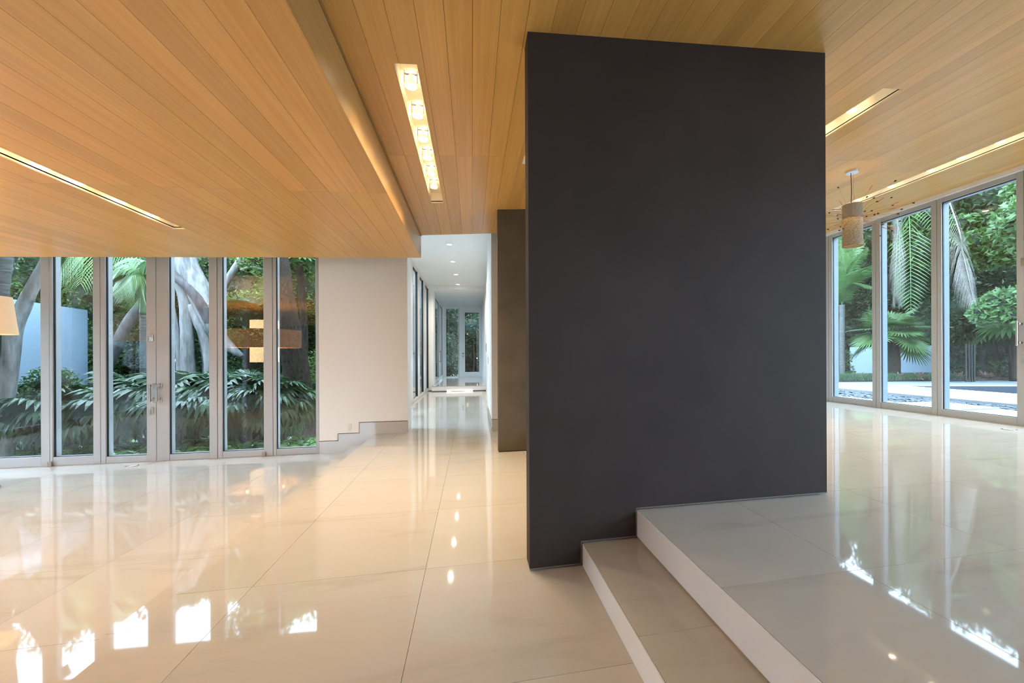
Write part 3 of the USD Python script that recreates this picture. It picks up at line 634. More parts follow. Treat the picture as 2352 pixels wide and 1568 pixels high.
def turn(v, az, el, at):
    """Point +x towards azimuth az and elevation el, then move."""
    ce, se, ca, sa = math.cos(el), math.sin(el), math.cos(az), math.sin(az)
    x = v[:, 0] * ce - v[:, 2] * se; z = v[:, 0] * se + v[:, 2] * ce; y = v[:, 1]
    return np.stack([x * ca - y * sa, x * sa + y * ca, z], 1) + at
def fan_palm(name, label, catg, loc, nleaf, R, trunk_h, trunk_r, seed, petiole=.6, el=(-.3, 1.2), droop=.55, mt="leaf_fan", group=None, trunk_mat="bark_dark", spread=4.2, nseg=22, rot=0, scale=None, seg_w=1.0):
    r = np.random.default_rng(seed)
    t = thing(name, label, catg, loc, rot, scale, group=group)
    obj("trunk", tube(curve([(0, 0, -.1), (.02, .01, trunk_h * .5), (0, 0, trunk_h)], 10), np.linspace(trunk_r * 1.15, trunk_r * .8, 10), 10, .18, seed), trunk_mat, t, smooth=True)
    for i in range(nleaf):
        az = i * 2.399 + r.uniform(-.3, .3); e = el[0] + (el[1] - el[0]) * ((i + .5) / nleaf) ** .9
        P = petiole * r.uniform(.75, 1.2)
        d = np.array([math.cos(az) * math.cos(e), math.sin(az) * math.cos(e), math.sin(e)])
        a0 = np.array([0, 0, trunk_h - .05]); h = a0 + d * P - [0, 0, .12 * P]
        v, f = fan_leaf(R * r.uniform(.8, 1.1), nseg, spread, droop, r, seg_w)
        v = turn(v, az, e - .55, h)
        pt = tube(curve([a0, (a0 + h) / 2 + [0, 0, .03], h], 5), [.010, .009, .008, .007, .006], 5)
        obj("leaf", cat([trimesh.Trimesh(v, f, process=False), pt]), mt, t)
    return t
def frond_mesh(pts, n, Lmax, droop, seed, w=.035, side_lift=.3):
    """A feather leaf along the curve pts: rachis and two rows of drooping leaflets."""
    r = np.random.default_rng(seed); c = curve(pts, n); tt = np.gradient(c, axis=0); tt /= np.linalg.norm(tt, axis=1, keepdims=True)
    V, Fc = [], []
    for i in range(2, n):
        s_ = i / (n - 1); L = Lmax * (math.sin(math.pi * min(1, .12 + .86 * s_)) ** .6) * r.uniform(.88, 1.08)
        side = np.cross(tt[i], [0, 0, 1.0]); nl = np.linalg.norm(side); side = side / nl if nl > .05 else np.array([1.0, 0, 0])
        for sg in (-1, 1):
            d = side * sg * .8 + tt[i] * .55 + np.array([0, 0, side_lift]); d /= np.linalg.norm(d)
            p = [c[i] + d * L * q + np.array([0, 0, -droop * L * q * q]) for q in (0, .4, .75, 1)]
            o = len(V); wv = tt[i] * w
            for q, k in zip(p, (.35, 1, .7, .04)): V += [q - wv * k * .5, q + wv * k * .5]
            for k in range(3): a = o + 2 * k; Fc += [(a, a + 1, a + 3), (a, a + 3, a + 2)]
    return cat([trimesh.Trimesh(np.array(V), np.array(Fc), process=False), tube(c, np.linspace(.018, .004, n), 5)])
def core(blobs, k=.80, seed=0):  # solid lumps added inside foliage to stop light passing through
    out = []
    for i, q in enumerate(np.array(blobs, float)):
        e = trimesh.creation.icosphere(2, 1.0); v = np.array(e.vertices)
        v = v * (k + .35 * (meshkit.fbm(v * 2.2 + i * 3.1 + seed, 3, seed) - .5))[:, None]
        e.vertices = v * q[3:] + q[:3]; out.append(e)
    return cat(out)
def crown_tree(name, label, catg, trunk_parts, blobs, n, size, leaf, bark, seed, group=None):
    t = thing(name, label, catg, group=group); r = np.random.default_rng(seed)
    for i, (pts, rad, k) in enumerate(trunk_parts):
        P = curve(np.column_stack([pts, rad]), k)
        obj("trunk" if i == 0 else "branch", tube(P[:, :3], P[:, 3], 14, .12, seed + i), bark, t, smooth=True)
    if n:
        obj("foliage", leaves(cloud(r, blobs, n), seed, size), leaf, t, kind="stuff")
        obj("inner_foliage", core(blobs, .50, seed), "leaf_core", t, kind="stuff")  # added solid filling that blocks light through the crown
    return t
def px(y, *rows):
    """Rows of (u, v, width in pixels) seen at depth y -> (points, radii)."""
    P = np.array([at_y(a, b, y) for a, b, _ in rows]); R = np.array([c for *_, c in rows]) * ((P - EYE) @ f0) / F / 2
    return P, R

# ---- left garden: trunks seen through the windows
crown_tree("leaning_tree", "pale smooth trunk leaning right in front of the blue garden wall", "tree", [(*px(8.35, (8, 1045, 34), (15, 905, 29), (26, 815, 28), (33, 752, 31), (58, 695, 25), (85, 640, 21), (112, 588, 19), (150, 500, 16)), 40)], [], 0, 0, "leaf_dark", "bark_pale", 11)
t = thing("palm_tree", "grey ringed palm trunk at the left edge behind the leftmost window", "palm tree")
P, R = px(8.3, (-34, 1060, 28), (-15, 800, 26), (-5, 680, 24), (5, 590, 24), (17, 480, 22), (36, 330, 20), (70, 60, 18))
obj("trunk", tube(curve(P, 160), .115, 14, ring=.06, pitch=.07), "palm_trunk_ringed", t, smooth=True)
for i in range(0):
    a = i * .7; b = P[-1]; d = np.array([math.cos(a), math.sin(a), 0])
    obj("frond", frond_mesh([b, b + d * .7 + [0, 0, .7], b + d * 1.6 + [0, 0, .7], b + d * 2.3 + [0, 0, -.1]], 44, .6, .5, i), "leaf_frond", t)
crown_tree("leaning_tree", "dark grey trunk leaning right behind the left leaf of the double door", "tree", [(*px(11.2, (205, 980, 26), (235, 870, 22), (263, 805, 22), (292, 745, 22), (318, 710, 22), (345, 680, 20), (380, 640, 18), (420, 560, 15)), 30)], [], 0, 0, "leaf_dark", "bark_grey", 13)
t = thing("palm_tree", "slim ringed palm with a green crownshaft beside the double door's left stile", "palm tree")
P, R = px(9.6, (332, 1004, 11), (330, 850, 10), (329, 722, 10), (328, 660, 8))
obj("trunk", tube(curve(P[:3], 120), .055, 12, ring=.08, pitch=.075), "palm_trunk_ringed", t, smooth=True)
obj("crownshaft", tube(curve(P[2:], 12) if len(P[2:]) > 2 else np.linspace(P[2], P[3], 12), np.linspace(.062, .035, 12), 12), "crownshaft", t, smooth=True)
c0 = P[3]
for i, (du, dv, l1) in enumerate([(-70, 18, .5), (-42, 30, .55), (-62, -25, .5), (22, -38, .5), (62, 12, .5), (-10, 48, .5), (-25, -60, .45)]):
    e = at_y(328 + du, 655 + dv, 9.6 - .5 + .17 * i); mid = (c0 + e) / 2 + [0, 0, .28]
    obj("frond", frond_mesh([c0, c0 * .75 + mid * .25 + [0, 0, .15], mid, e], 60, l1, .9, 40 + i, .018, .15), "leaf_frond", t)
ft = thing("ficus_tree", "grey many-stemmed ficus tree behind the right leaf of the double door", "tree")
ficus = [((410, 560, 62), (425, 610, 54), (448, 652, 46), (470, 700, 44), (492, 755, 34), (522, 792, 24), (556, 818, 10)), ((405, 600, 40), (420, 650, 32), (427, 695, 27), (429, 760, 25), (431, 830, 27), (432, 885, 31), (433, 980, 40)),
         ((360, 590, 15), (376, 604, 16), (405, 628, 18), (440, 658, 20), (466, 690, 24), (482, 726, 24), (492, 764, 20)), ((447, 560, 9), (446, 600, 9), (445, 640, 10), (448, 670, 12)),
         ((440, 700, 20), (457, 735, 26), (474, 780, 22), (482, 830, 22), (486, 885, 28), (490, 980, 36)), ((452, 745, 8), (462, 785, 8), (470, 830, 9), (470, 885, 10), (470, 980, 12)),
         ((385, 655, 10), (398, 715, 9), (405, 760, 9), (410, 830, 10), (414, 955, 12))]
for i, rows in enumerate(ficus):
    P, R = px(11.0 if i != 6 else 13.0, *rows)
    if i in (2, 3): P[:, 1] -= np.linspace(.34, .05, len(P))
    C = curve(np.column_stack([P, R]), 36)
    obj("trunk" if i == 0 else "branch" if i in (2, 3) else "stem", tube(C[:, :3], C[:, 3], 16, .14, 20 + i), "bark_pale" if i not in (2, 5) else "bark_grey", ft, smooth=True)
crown_tree("leaning_tree", "pale trunk slanting up to the right with a thin curved side branch", "tree", [(*px(12.2, (470, 962, 18), (480, 800, 15), (500, 700, 15), (513, 660, 15), (535, 624, 15), (556, 588, 14), (590, 500, 13)), 30), (*px(12.1, (553, 620, 6), (575, 613, 5), (597, 617, 5), (620, 630, 4)), 14)], [], 0, 0, "leaf_dark", "bark_pale", 17)
crown_tree("dark_tree", "thick dark rough-barked trunk behind the window beside the cream wall", "tree", [(*px(9.6, (690, 1030, 78), (690, 960, 64), (683, 870, 54), (668, 780, 50), (655, 700, 44), (642, 600, 38), (628, 480, 32)), 40)], [], 0, 0, "leaf_dark", "bark_dark", 19)
gw = Polygon([(-8.20, 7.8), (-8.85, 11.6), (-9.05, 11.56), (-8.40, 7.76)])
single("garden_wall", flat(gw, GZ, 2.425), "outdoor_paint", "smooth pale blue-white garden wall left of the windows", "wall")
gb = Polygon([tuple(at_y(u, v, y)[:2]) for u, v, y in ((560, 950, 9.0), (690, 950, 9.3), (720, 930, 11.0), (600, 930, 11.0))])
single("gravel_path", flat(gb, GZ, GZ + .02), "gravel_pale", "patch of pale grey gravel path near the dark trunk", "path", kind="structure")

# ---- left garden: fan palm shrubs, three patterns repeated
FG = "fan palm shrubs outside the left windows"
FL = "dark green fan palm shrub with drooping split leaves in the bed outside the left windows"
spots = [(-5, 905, 8.45), (60, 880, 9.0), (150, 870, 8.9), (205, 850, 9.6), (262, 868, 8.6), (300, 850, 9.5), (405, 862, 8.8), (455, 880, 8.5), (470, 845, 9.4), (520, 862, 8.9), (575, 868, 9.2),
         (600, 900, 8.7), (110, 920, 8.35), (20, 850, 9.6), (350, 880, 9.0), (545, 835, 9.9), (640, 905, 9.0), (180, 905, 9.1), (420, 835, 9.9), (100, 830, 10.0)]
protos = []
for i, (u, v, y) in enumerate(spots):
    y = max(y, 8.62); p = at_y(u, v, y); h = max(.25, p[2] - GZ - .15)
    if i < 3:
        protos.append(fan_palm("fan_palm_shrub", FL, "shrub", (p[0], p[1], GZ), 19, .50, .85, .045, 50 + i, .44, (-.25, 1.3), .8, group=FG, nseg=19, spread=3.9))
    else:
        copy(protos[i % 3], (p[0], p[1], GZ), random.uniform(0, 360), min((h / .85) ** .6, (y - 7.6) / 1.02, (at_y(u, 806 if u > 220 else 822, y)[2] - GZ) / (1.68 if u > 220 else 1.85)))
# low ground cover: ferns and leafy clumps
def fern(seed):
    r = np.random.default_rng(seed); t = thing("fern", FRL, "fern", (0, 0, 0), group=FRG)
    for i in range(11):
        a = i * 2.4 + r.uniform(-.2, .2); d = np.array([math.cos(a), math.sin(a), 0]); L = r.uniform(.28, .45)
        obj("frond", frond_mesh([(0, 0, 0), d * L * .4 + [0, 0, L * .55], d * L * .8 + [0, 0, L * .6], d * L * 1.15 + [0, 0, L * .3]], 18, .09, .2, seed * 31 + i, .03, .0), "leaf_light" if i % 3 == 0 else "leaf_mid", t)
    return t
FRG, FRL = "ferns at the foot of the left windows", "small bright green fern on the soil just outside the left windows"
fr = [fern(3), fern(4)]
n = 0
for i in range(46):
    u = 5 + (i * 61.7) % 720; y = 7.85 + ((i * .37) % 1) * 1.15
    p = at_y(u, 1000, y)
    if p[0] < -7.75 or (-4.0 < p[0] < -3.3 and y > 8.9): continue
    if n < 2: fr[n].GetAttribute("xformOp:translate").Set(Gf.Vec3d(p[0], p[1], GZ))
    else: copy(fr[n % 2], (p[0], p[1], GZ), random.uniform(0, 360), random.uniform(.7, 1.25))
    n += 1
# ---- background: leafy mass
def bush(name, label, catg, blobs, n, size, leaf, seed, group=None, base=None):
    r = np.random.default_rng(seed); t = thing(name, label, catg, group=group)
    b = np.array(blobs, float)
    if base is None:
        st_ = [tube(curve([(q[0], q[1], GZ - .05), (q[0] + .1, q[1], (q[2] + GZ) / 2), (q[0], q[1], q[2])], 6), .05, 6) for q in b[:6]]
    else:
        top_ = b[:, :3].mean(0); B = np.array([*base, GZ - .05])
        st_ = [tube(curve([B, B * .6 + top_ * .4 + [0, 0, 1.2], top_], 12), np.linspace(.13, .05, 12), 8)] + [tube(curve([top_, (top_ + q[:3]) / 2, q[:3]], 6), .03, 6) for q in b]
    obj("stem", cat(st_), "bark_dark", t)
    obj("foliage", leaves(cloud(r, blobs, n), seed, size), leaf, t, kind="stuff")
    obj("inner_foliage", core(blobs, .66, seed), "leaf_core", t, kind="stuff")  # opaque filling added so no light shows through the bush
    return t
r4 = np.random.default_rng(44)
def wall_of_leaves(x0, x1, y, z0, z1, k, depth=.9, rad=(.7, 1.3)):
    return [(r4.uniform(x0, x1), y + r4.uniform(-depth, depth), r4.uniform(z0, z1), r4.uniform(*rad), r4.uniform(*rad) * .8, r4.uniform(*rad) * .8) for _ in range(k)]
bush("hedge", "dark leafy hedge rising above the blue garden wall", "hedge", wall_of_leaves(-15, -9.6, 13.2, 0, 4.6, 26), 60000, .11, "leaf_dark", 61)
bush("tree_canopy", "mid green shrub foliage above the garden wall's right end", "tree", wall_of_leaves(-11.6, -9.0, 13.0, 1.6, 4.2, 10), 22000, .11, "leaf_mid", 62)
bush("hedge", "deep dark thicket behind the slim ringed palm", "hedge", wall_of_leaves(-10.4, -6.0, 14.0, -.2, 4.4, 24), 55000, .10, "leaf_dark", 63)
bush("hedge", "mid green thicket behind the ficus and the slanting pale trunk", "hedge", wall_of_leaves(-7.4, -3.6, 13.4, -.2, 5.0, 22), 60000, .09, "leaf_mid", 64)
bush("hedge", "bright green bushes right of the thick dark trunk", "hedge", wall_of_leaves(-5.4, -2.2, 12.2, -.2, 5.0, 16), 40000, .08, "leaf_light", 65)
bush("hedge", "shaded low shrubs under the fan palms", "shrub", wall_of_leaves(-7.7, -3, 10.8, -.3, .5, 18, .5, (.5, .8)), 16000, .11, "leaf_dark", 66)
bush("shrub", "small-leaved shrub at the left windows below the leaning pale trunk", "shrub", [(-7.2, 8.75, .7, .42, .35, .5), (-7.3, 8.6, .4, .38, .35, .4)], 2200, .07, "leaf_mid", 67)
# tall trees further off that close the view and stand in the floor's reflection
def tall(label, x, y, h, seed, leaf, size=.16, n=24000, w=2.2):
    r = np.random.default_rng(seed)
    P = np.array([(x, y, GZ - .1), (x + r.uniform(-.3, .3), y, h * .35), (x + r.uniform(-.6, .6), y, h * .7), (x, y, h)]); R = np.array([.2, .16, .11, .05])
    bl = [(x + r.normal(0, w * .5), y + r.normal(0, w * .4), h * r.uniform(.55, 1.02), r.uniform(.7, 1.3), r.uniform(.7, 1.2), r.uniform(.5, .9)) for _ in range(12)]
    br = [(P, R, 14)]
    for q in bl[:6]:
        br.append((np.array([P[1] * .4 + P[2] * .6, (P[2] + np.array(q[:3])) / 2 + [0, 0, .2], q[:3]]), np.array([.07, .05, .02]), 8))
    return crown_tree("tree", label, "tree", br, bl, n, size, leaf, "bark_grey", seed)
TG = [("broad dark tree far behind the hedge, left of the slim palm", -13.0, 16.5, 6.4, "leaf_dark"), ("airy dark tree far behind the leftmost window", -17.5, 17.0, 6.0, "leaf_dark"), ("green tree far behind the ringed palm's crown", -9.4, 17.0, 7.0, "leaf_mid"),
      ("tall green tree far behind the ficus", -6.2, 16.5, 8.0, "leaf_mid"), ("tall green tree far behind the slanting pale trunk", -3.6, 16.0, 8.5, "leaf_dark"), ("light green tree outside the corridor windows", -5.8, 18.5, 6.5, "leaf_light")]
TG[5] = (TG[5][0], -9.0, 22.0, 7.0, "leaf_light")
for i, (lab, x, y, h, lf) in enumerate(TG): tall(lab, x, y, h, 80 + i, lf)
# drooping feather fronds at the top of the second and third window
t = thing("palm_tree", "feather palm whose long fronds hang across the top of the left windows", "palm tree")
b = at_y(238, 545, 11.7)
obj("trunk", tube(curve([(b[0], b[1], GZ), (b[0], b[1], b[2] * .5), b], 60), .10, 12, ring=.05, pitch=.08), "palm_trunk_ringed", t, smooth=True)
for i, (u, v, dy) in enumerate([(60, 660, -.4), (125, 640, -.6), (150, 655, .3), (185, 650, -.5), (205, 625, .4), (300, 610, .5), (262, 640, -.7), (340, 620, -.3), (95, 600, .6), (238, 560, 1.8), (180, 560, 1.5)]):
    e = at_y(u, v, 11.7 + dy); mid = (b + e) / 2 + [0, 0, .4]
    obj("frond", frond_mesh([b, b * .6 + mid * .4 + [0, 0, .25], mid, e], 46, .8, .9, 120 + i, .035, .1), "leaf_frond" if i % 3 else "leaf_light", t)
t = thing("palm_tree", "fan palm high among the bushes right of the thick dark trunk", "palm tree")
b = at_y(688, 612, 10.6)
obj("trunk", tube(curve([(b[0], b[1], GZ), (b[0] + .1, b[1], b[2] * .5), b], 12), .08, 10, .1), "bark_dark", t, smooth=True)
r = np.random.default_rng(9)
for i in range(12):
    az = i * 2.4; v, f = fan_leaf(.5, 20, 4.6, .3, r); v = turn(v, az, .35 - .08 * i + .3, b + np.array([math.cos(az), math.sin(az), .5]) * .3)
    obj("leaf", trimesh.Trimesh(v, f, process=False), "leaf_frond", t)
t = thing("palm_tree", "fan palm glimpsed in the thicket behind the window right of the double door", "palm tree")
b = at_y(570, 722, 11.2)
obj("trunk", tube(curve([(b[0], b[1], GZ), (b[0], b[1], b[2] * .5), b], 12), .08, 10, .1), "bark_dark", t, smooth=True)
for i in range(10):
    az = i * 2.4; v, f = fan_leaf(.55, 22, 4.6, .2, r); v = turn(v, az, .5 - .08 * i, b + np.array([math.cos(az), math.sin(az), .4]) * .3)
    obj("leaf", trimesh.Trimesh(v, f, process=False), "leaf_fan", t)
# beyond the corridor's end and its left side
bush("hedge", "dark bushes outside the glazed door at the corridor end", "hedge", wall_of_leaves(-3.5, 2.5, 24.6, .2, 4.5, 20), 16000, .13, "leaf_dark", 71)
bush("hedge", "green bushes outside the corridor windows", "hedge", [(-8.2 + r4.uniform(-.6, .6), y + 1.5, r4.uniform(0, 3.5), 1.0, 1.2, .9) for y in np.linspace(14, 24, 16)], 18000, .13, "leaf_mid", 72)

# ==================================================================== right garden
DZ = 0.285
deck = Polygon([(11.1, 13.4), (11.13, 10.9), (10.97, 7.96), (10.33, 5.99), (10.0, 4.0), (9.8, 1.0), (24, 1.0), (24, 11.2), (20.3, 11.9), (17.0, 12.35), (15.0, 12.5), (13.1, 12.75), (11.0, 13.2)])
deck = Polygon([(10.9, 12.95), (10.9, 1.0), (26, 1.0), (26, 11.75), (20.3, 11.85), (17.0, 12.35), (15.0, 12.5), (13.1, 12.75)])
pool = Polygon([(13.6, 10.72), (13.6, 4.0), (22.0, 4.0), (22.0, 9.0), (16.8, 9.75), (14.45, 10.45)])
pt_ = thing("patio", "white stone pool terrace outside the right windows", "patio", kind="structure")
obj("terrace", flat(deck.difference(pool), GZ, DZ), "paver_white", pt_)
obj("coping", flat(pool.buffer(.3).difference(pool.buffer(.001)), DZ, DZ + .012), "coping_white", pt_)
blocks = [(7.62, 9.95, 6.02, 7.12), (7.62, 9.70, 4.75, 5.86), (7.62, 9.70, 3.5, 4.60)] + [(7.62, 9.0, 7.27 + 1.25 * k, 8.38 + 1.25 * k) for k in range(4)]
for a, b, c, d in blocks: obj("paver", rbx(a, b, c, d, GZ, DZ, .01), "paver_white", pt_)
pool_t = thing("swimming_pool", "dark blue swimming pool in the white terrace", "swimming pool")
obj("basin", cat([flat(pool.difference(pool.buffer(-.04)), -.4, DZ - .004)]), "pool_tile", pool_t)
obj("water", flat(pool.buffer(-.001), -.4, .06), "pool_water", pool_t)
# pebbles
pb = thing("pebble_bed", "strip of dark grey flat pebbles between the white pavers", "pebbles", kind="stuff")
bed = sbox(7.58, 1.0, 10.9, 13.2)
obj("soil", flat(bed, GZ, .17), "pebble_bed", pb)
peb = trimesh.creation.icosphere(1, 1.0)
r5 = np.random.default_rng(55); V, Fc = [], []; o = 0
for _ in range(5200):
    x, y = r5.uniform(7.66, 10.88), r5.uniform(3.2, 13.1)
    if any(a - .03 < x < b + .03 and c - .03 < y < d + .03 for a, b, c, d in blocks): continue
    s = np.array([r5.uniform(.04, .085), r5.uniform(.03, .06), r5.uniform(.014, .025)]); v = peb.vertices * s
    a = r5.uniform(0, 6.28); v = np.column_stack([v[:, 0] * math.cos(a) - v[:, 1] * math.sin(a), v[:, 0] * math.sin(a) + v[:, 1] * math.cos(a), v[:, 2] + r5.uniform(-.2, .2) * v[:, 0]])
    V.append(v + [x, y, .185 + r5.uniform(0, .05)]); Fc.append(peb.faces + o); o += len(v)
obj("pebbles", trimesh.Trimesh(np.vstack(V), np.vstack(Fc), process=False), "pebble_slate", pb, smooth=True, kind="stuff")
# planting bed, wall, fence
bedp = Polygon([(7.7, 14.5), (10.9, 13.0), (13.1, 12.8), (15.0, 12.55), (17.0, 12.4), (20.3, 11.9), (26, 11.8), (30, 20), (7.7, 22)])
single("planting_bed", flat(bedp, GZ, .36), "leaf_litter", "soil bed behind the pool terrace", "ground", kind="structure")
def tufts(poly_pts, n, h, seed, z, w=.006):
    r = np.random.default_rng(seed); A = np.array(poly_pts); V = []; t_ = r.uniform(0, 1, n); seg = r.integers(0, len(A) - 1, n)
    base = A[seg] + (A[seg + 1] - A[seg]) * t_[:, None] + r.normal(0, .16, (n, 2)) + [0.1, .25]
    a = r.uniform(0, 6.28, n); hh = h * r.uniform(.6, 1.2, n); ln = r.normal(0, .5, (n, 2)) * hh[:, None]
    b0 = np.column_stack([base - np.column_stack([np.cos(a), np.sin(a)]) * w, np.full(n, z)]); b1 = np.column_stack([base + np.column_stack([np.cos(a), np.sin(a)]) * w, np.full(n, z)])
    tp = np.column_stack([base + ln, z + hh]); v = np.stack([b0, b1, tp], 1).reshape(-1, 3)
    return trimesh.Trimesh(v, np.arange(3 * n).reshape(-1, 3), process=False)
single("border_grass", tufts([(11.0, 13.0), (13.1, 12.85), (15.0, 12.6), (17.0, 12.4), (17.7, 12.2)], 26000, .22, 5, .35, .012), "turf", "low dark green border grass along the far edge of the terrace", "grass", kind="stuff")
wa, wb = at_x(1952, 870, 18.0), at_x(2150, 870, 18.0)
wb = at_x(2141, 870, 18.0)
gw = thing("garden_wall", "pale blue garden wall behind the fat fan palm trunk", "wall")
obj("wall_panel", bx(18.0, 18.2, wb[1], wa[1], .3, at_x(2100, 794, 18.0)[2]), "outdoor_paint", gw)
fn_ = thing("pool_fence", "black mesh pool fence with slim posts", "fence")
for u in (2219, 2226, 2232, 2238, 2322, 2163):
    p = at_z(u, 877, DZ) if u > 2165 else at_z(u, 876.5, DZ)
    p = at_y(u, 870, 11.6)
    obj("post", cyl((p[0], 11.6, DZ), (p[0], 11.6, DZ + 1.38), .028, 12), "fence_black", fn_)
xs_ = [at_y(u, 870, 11.6)[0] for u in (2163, 2219, 2238, 2322, 2420)]
def mesh_net(x0, x1, y, z0, z1, s=.05, w=.0035):
    return cat([bx(x, x + w, y - w / 2, y + w / 2, z0, z1) for x in np.arange(x0, x1, s)] + [bx(x0, x1, y - w / 2, y + w / 2, z, z + w) for z in np.arange(z0, z1, s)])
for a, b in ((xs_[0], xs_[1]), (xs_[2], xs_[3]), (xs_[3], xs_[4])):
    obj("mesh_panel", mesh_net(a, b, 11.6, DZ + .05, DZ + 1.34), "fence_black", fn_)
    obj("rail", bx(a, b, 11.59, 11.61, DZ + .03, DZ + .05), "fence_black", fn_)
# palms
b = at_x(2045, 862, 16.0)
t = fan_palm("fan_palm", "fan palm with a fat trunk and spiky fronds in front of the pale garden wall", "palm tree", (b[0], b[1], .30), 20, .98, 1.80, .31, 91, .68, (-.45, 1.35), .15, "leaf_frond", spread=4.2, nseg=34, seg_w=.62)
b = at_x(1934, 790, 15.0)
t = thing("palm_tree", "thin grey palm with upright feather fronds by the dark partition's edge", "palm tree")
top = at_x(1934, 700, 15.0)
obj("trunk", tube(curve([(b[0], b[1], .2), (b[0], b[1], 1.5), top], 90), .10, 12, ring=.05, pitch=.09), "palm_trunk_ringed", t, smooth=True)
for i, (u, v, dx) in enumerate([(1938, 520, 0), (1925, 560, .6), (1915, 600, -.4), (1990, 570, .3), (2003, 610, -.5), (2010, 660, .4), (1975, 540, 1.0), (1905, 690, .2), (1950, 500, -.8), (1890, 640, -.3), (1890, 560, .5)]):
    e = at_x(u, v, 15.0 + dx); mid = (top + e) / 2 + [0, 0, .5]
    obj("frond", frond_mesh([top, top * .6 + mid * .4 + [0, 0, .3], mid, e], 54, .75, .5, 150 + i, .04, .2), "leaf_frond", t)
t = thing("palm_tree", "tall feather palm with a huge hanging frond and dry pale fronds, middle right window", "palm tree")
b = at_x(2150, 380, 13.0)
obj("trunk", tube(curve([(b[0], b[1] - .02, .2), (b[0], b[1], 2.5), b], 90), .10, 12, ring=.05, pitch=.09), "palm_trunk_ringed", t, smooth=True)
for i, (u0_, v0_, u1_, v1_, x, L, mt_) in enumerate([(2090, 430, 2092, 715, 12.2, .62, "leaf_frond"), (2068, 450, 2052, 700, 12.5, .34, "leaf_dry"), (2200, 520, 2236, 690, 12.0, .42, "leaf_dry"), (2060, 420, 2200, 560, 13.2, .6, "leaf_mid"), (2110, 420, 1990, 520, 13.6, .6, "leaf_mid"), (2080, 380, 2240, 430, 13.5, .6, "leaf_mid"), (2066, 470, 2068, 700, 13.2, .3, "leaf_dry")]):
    a = at_x(u0_, v0_, x); e = at_x(u1_, v1_, x - .2)
    m1 = a * .66 + e * .34 + [.05, .05, .05]; m2 = a * .33 + e * .67
    obj("frond" if mt_ != "leaf_dry" else "dry_frond", frond_mesh([b, a, m1, m2, e], 80 if mt_ == "leaf_dry" else 46, L, .2 if mt_ != "leaf_dry" else 1.6, 170 + i, .022 if mt_ == "leaf_dry" else .03, 0.0 if mt_ != "leaf_dry" else -.5), mt_, t)
# bromeliads along the border
bp = None
for i, (u, v) in enumerate([(1975, 864), (1985, 866), (2066, 862), (2112, 858), (2120, 860), (2190, 858), (2205, 860), (2262, 858), (2275, 860), (2170, 862)]):
    d = ray(u, 868 if u < 2130 else 866); tt_ = (0.40 - EYE[2]) / d[2]; p = d * tt_ + EYE
    if i == 0:
        bp = thing("bromeliad", "small pinkish bromeliad rosette in the border behind the pool", "plant", (p[0], p[1], .36), group="bromeliads in the pool border")
        for k in range(16):
            a = k * 2.4; e = .25 + .06 * k; L = .42
            V = []; 
            for q, w in zip((0, .35, .7, 1.0), (.03, .045, .03, .003)):
                c = np.array([math.cos(a), math.sin(a), 0]) * L * q * math.cos(e) + np.array([0, 0, L * (q * math.sin(e) - .25 * q * q)]); s_ = np.array([-math.sin(a), math.cos(a), 0]) * w
                V += [c - s_, c + s_]
            obj("leaf", trimesh.Trimesh(np.array(V), [(0, 1, 3), (0, 3, 2), (2, 3, 5), (2, 5, 4), (4, 5, 7), (4, 7, 6)], process=False), "leaf_pink" if k % 3 else "leaf_dry", bp)
    else:
        copy(bp, (p[0], p[1], .36), i * 77, .8 + .1 * (i % 4))
# foliage masses
def mass(u0_, u1_, v0_, v1_, x, k, rad=(.6, 1.1)):
    out = []
    for _ in range(k):
        p = at_x(r4.uniform(u0_, u1_), r4.uniform(v0_, v1_), x + r4.uniform(-1, 1)); out.append((*p, *(r4.uniform(*rad, 3))))
    return out
bush("hedge", "ivy-covered low hedge at the left end of the pale garden wall", "hedge", [(15.2 + r4.uniform(-.3, .3), 15.2 + r4.uniform(-.7, .5), r4.uniform(.5, 1.2), .5, .5, .45) for _ in range(9)], 6000, .10, "leaf_mid", 101)
bush("hedge", "dark thicket behind the pool fence", "hedge", mass(2160, 2420, 600, 840, 23.0, 34, (.9, 1.6)), 40000, .20, "leaf_dark", 102)
bush("hedge", "dark thicket behind the thin palm and the fat fan palm", "hedge", mass(1890, 2170, 520, 800, 20.0, 36, (.9, 1.6)), 40000, .20, "leaf_dark", 103)
bush("tree_canopy", "dark overhanging canopy at the top of the wide right window", "tree", mass(2150, 2420, 380, 560, 17.0, 24, (.8, 1.4)), 30000, .2, "leaf_dark", 104, base=(19.5, 4.5))
bush("tree_canopy", "mid green leafy branch hanging into the wide right window", "tree", mass(2190, 2330, 520, 580, 15.0, 7, (.35, .6)), 3600, .20, "leaf_mid", 105, base=(17.5, 5.5))
bush("tree_canopy", "pale green fishtail foliage at the right edge of the wide window", "tree", mass(2315, 2380, 430, 560, 14.0, 7, (.3, .5)), 2600, .22, "leaf_frond", 106, base=(15.5, 4.8))
bush("tree_canopy", "green shoots behind the dry fronds of the middle right window", "tree", mass(2000, 2150, 420, 560, 17.0, 16, (.7, 1.2)), 9000, .22, "leaf_mid", 107, base=(18.5, 15.5))
bush("shrub", "green fishtail branch low in the wide right window", "shrub", mass(2250, 2345, 690, 730, 16.0, 6, (.35, .6)), 2400, .22, "leaf_frond", 108, base=(18.5, 7.0))
bush("shrub", "low green shrubs behind the pool fence posts", "shrub", mass(2180, 2360, 840, 852, 21.0, 10, (.3, .5)), 5000, .14, "leaf_mid", 109)
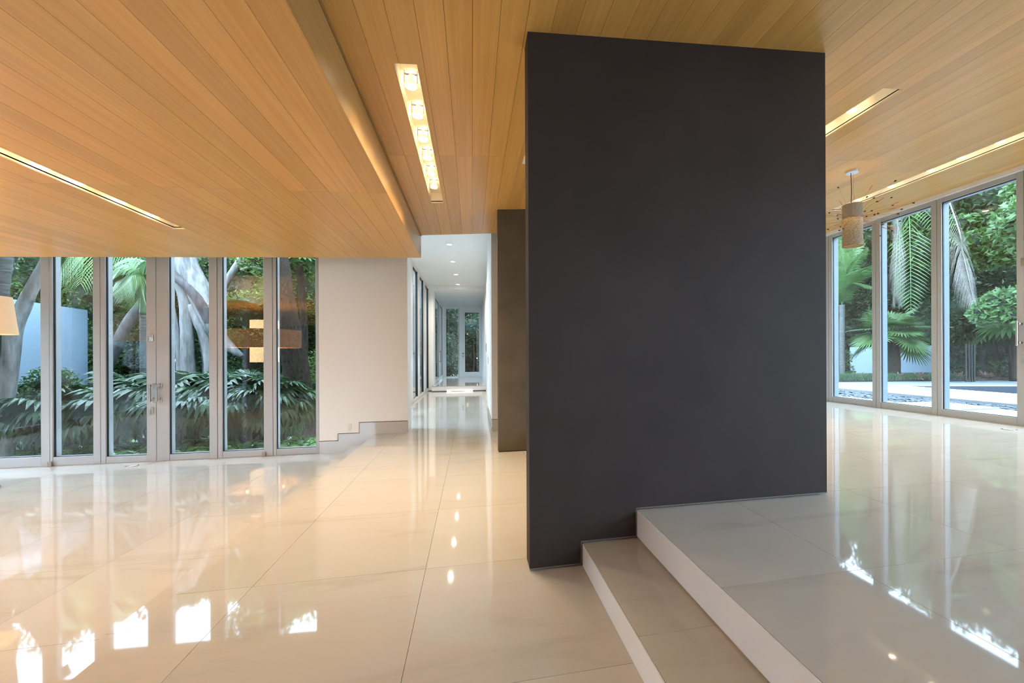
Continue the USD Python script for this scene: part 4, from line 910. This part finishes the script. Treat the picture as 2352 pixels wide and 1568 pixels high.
for i, (u, v, x) in enumerate([(2252, 735, 20.5), (2330, 720, 19.8), (2185, 725, 21.0)]):
    p = at_x(u, v, x)
    fan_palm("fan_palm", ["shadowy fan palm behind the pool fence posts", "fan palm with long spiky leaves at the right edge of the wide window", "shadowy fan palm left of the fence posts in the wide window"][i], "palm tree", (p[0], p[1], .3), 16, 1.1, max(.5, p[2] - .5), .14, 190 + i, .6, (-.5, 1.0), .25, "leaf_fan", spread=3.6, nseg=22)
for i, (x, y, h) in enumerate([(19, 19, 7), (23, 14, 7.5), (26, 9, 7), (14, 20, 6.5)]):
    tall(["tall tree beyond the right garden, behind the thin palm", "tall tree beyond the pool fence", "tall tree beyond the far end of the pool", "tall tree beyond the right garden, hidden by the partition"][i], x, y, h, 200 + i, "leaf_dark", .3, 8000, 2.6)

# rows of tall trees added to close the view and hold back daylight
def ring_tree(seed, h, w):
    r = np.random.default_rng(seed); t = thing("tree", RGL, "tree", (0, 0, 0), group=RG)
    obj("trunk", tube(curve([(0, 0, GZ - .1), (.2, .1, h * .3), (0, 0, h * .8)], 10), np.linspace(.24, .08, 10), 10, .12, seed), "bark_grey", t, smooth=True)
    bl = [(r.normal(0, w * .42), r.normal(0, w * .42), h * q + r.normal(0, .3), r.uniform(1.1, 1.7), r.uniform(1.1, 1.7), r.uniform(.9, 1.4)) for q in np.linspace(.10, .98, 20)]
    obj("foliage", leaves(cloud(r, bl, 9000), seed, .30), "leaf_dark" if seed % 2 else "leaf_mid", t, kind="stuff")
    obj("inner_foliage", core(bl, .8, seed), "leaf_core", t, kind="stuff")  # opaque lumps added to block sky light between the leaves
    return t
RG, RGL = "tall trees closing off the gardens", "tall dense dark tree in the rows added around the garden to close off view and daylight"
rp = [ring_tree(301, 9, 2.6), ring_tree(302, 8.4, 2.6), ring_tree(303, 9.6, 2.8)]
ring = [(x, 21.5 + (i % 2) * 1.6, .92) for i, x in enumerate(np.arange(-27, -5, 2.7))] + [(x, 28.5 + (i % 2), 1.0) for i, x in enumerate(np.arange(-5, 12, 2.7))] \
    + [(27.5 + (i % 2) * 1.8, y, 1.35 if y > 3 else .85) for i, y in enumerate(np.arange(-10, 25, 3.1))] + [(x, 24.5 + (i % 2), 1.3) for i, x in enumerate(np.arange(11, 28, 3.0))] \
    + [(-29 - (i % 3) * 1.5, y, .54) for i, y in enumerate(np.arange(-12, 20, 1.1))] + [(x, -15 - (i % 3) * 1.3, 1.0 if x < -12.8 else .2) for i, x in enumerate(np.arange(-27, 14, 1.0))]  # unseen left and back rows, sized for daylight and window reflections
for i, (x, y, k) in enumerate(ring):
    if i < 3:
        rp[i].GetAttribute("xformOp:translate").Set(Gf.Vec3d(x, y, 0))
    else:
        copy(rp[i % 3], (x, y, 0), (i * 97) % 360, k)
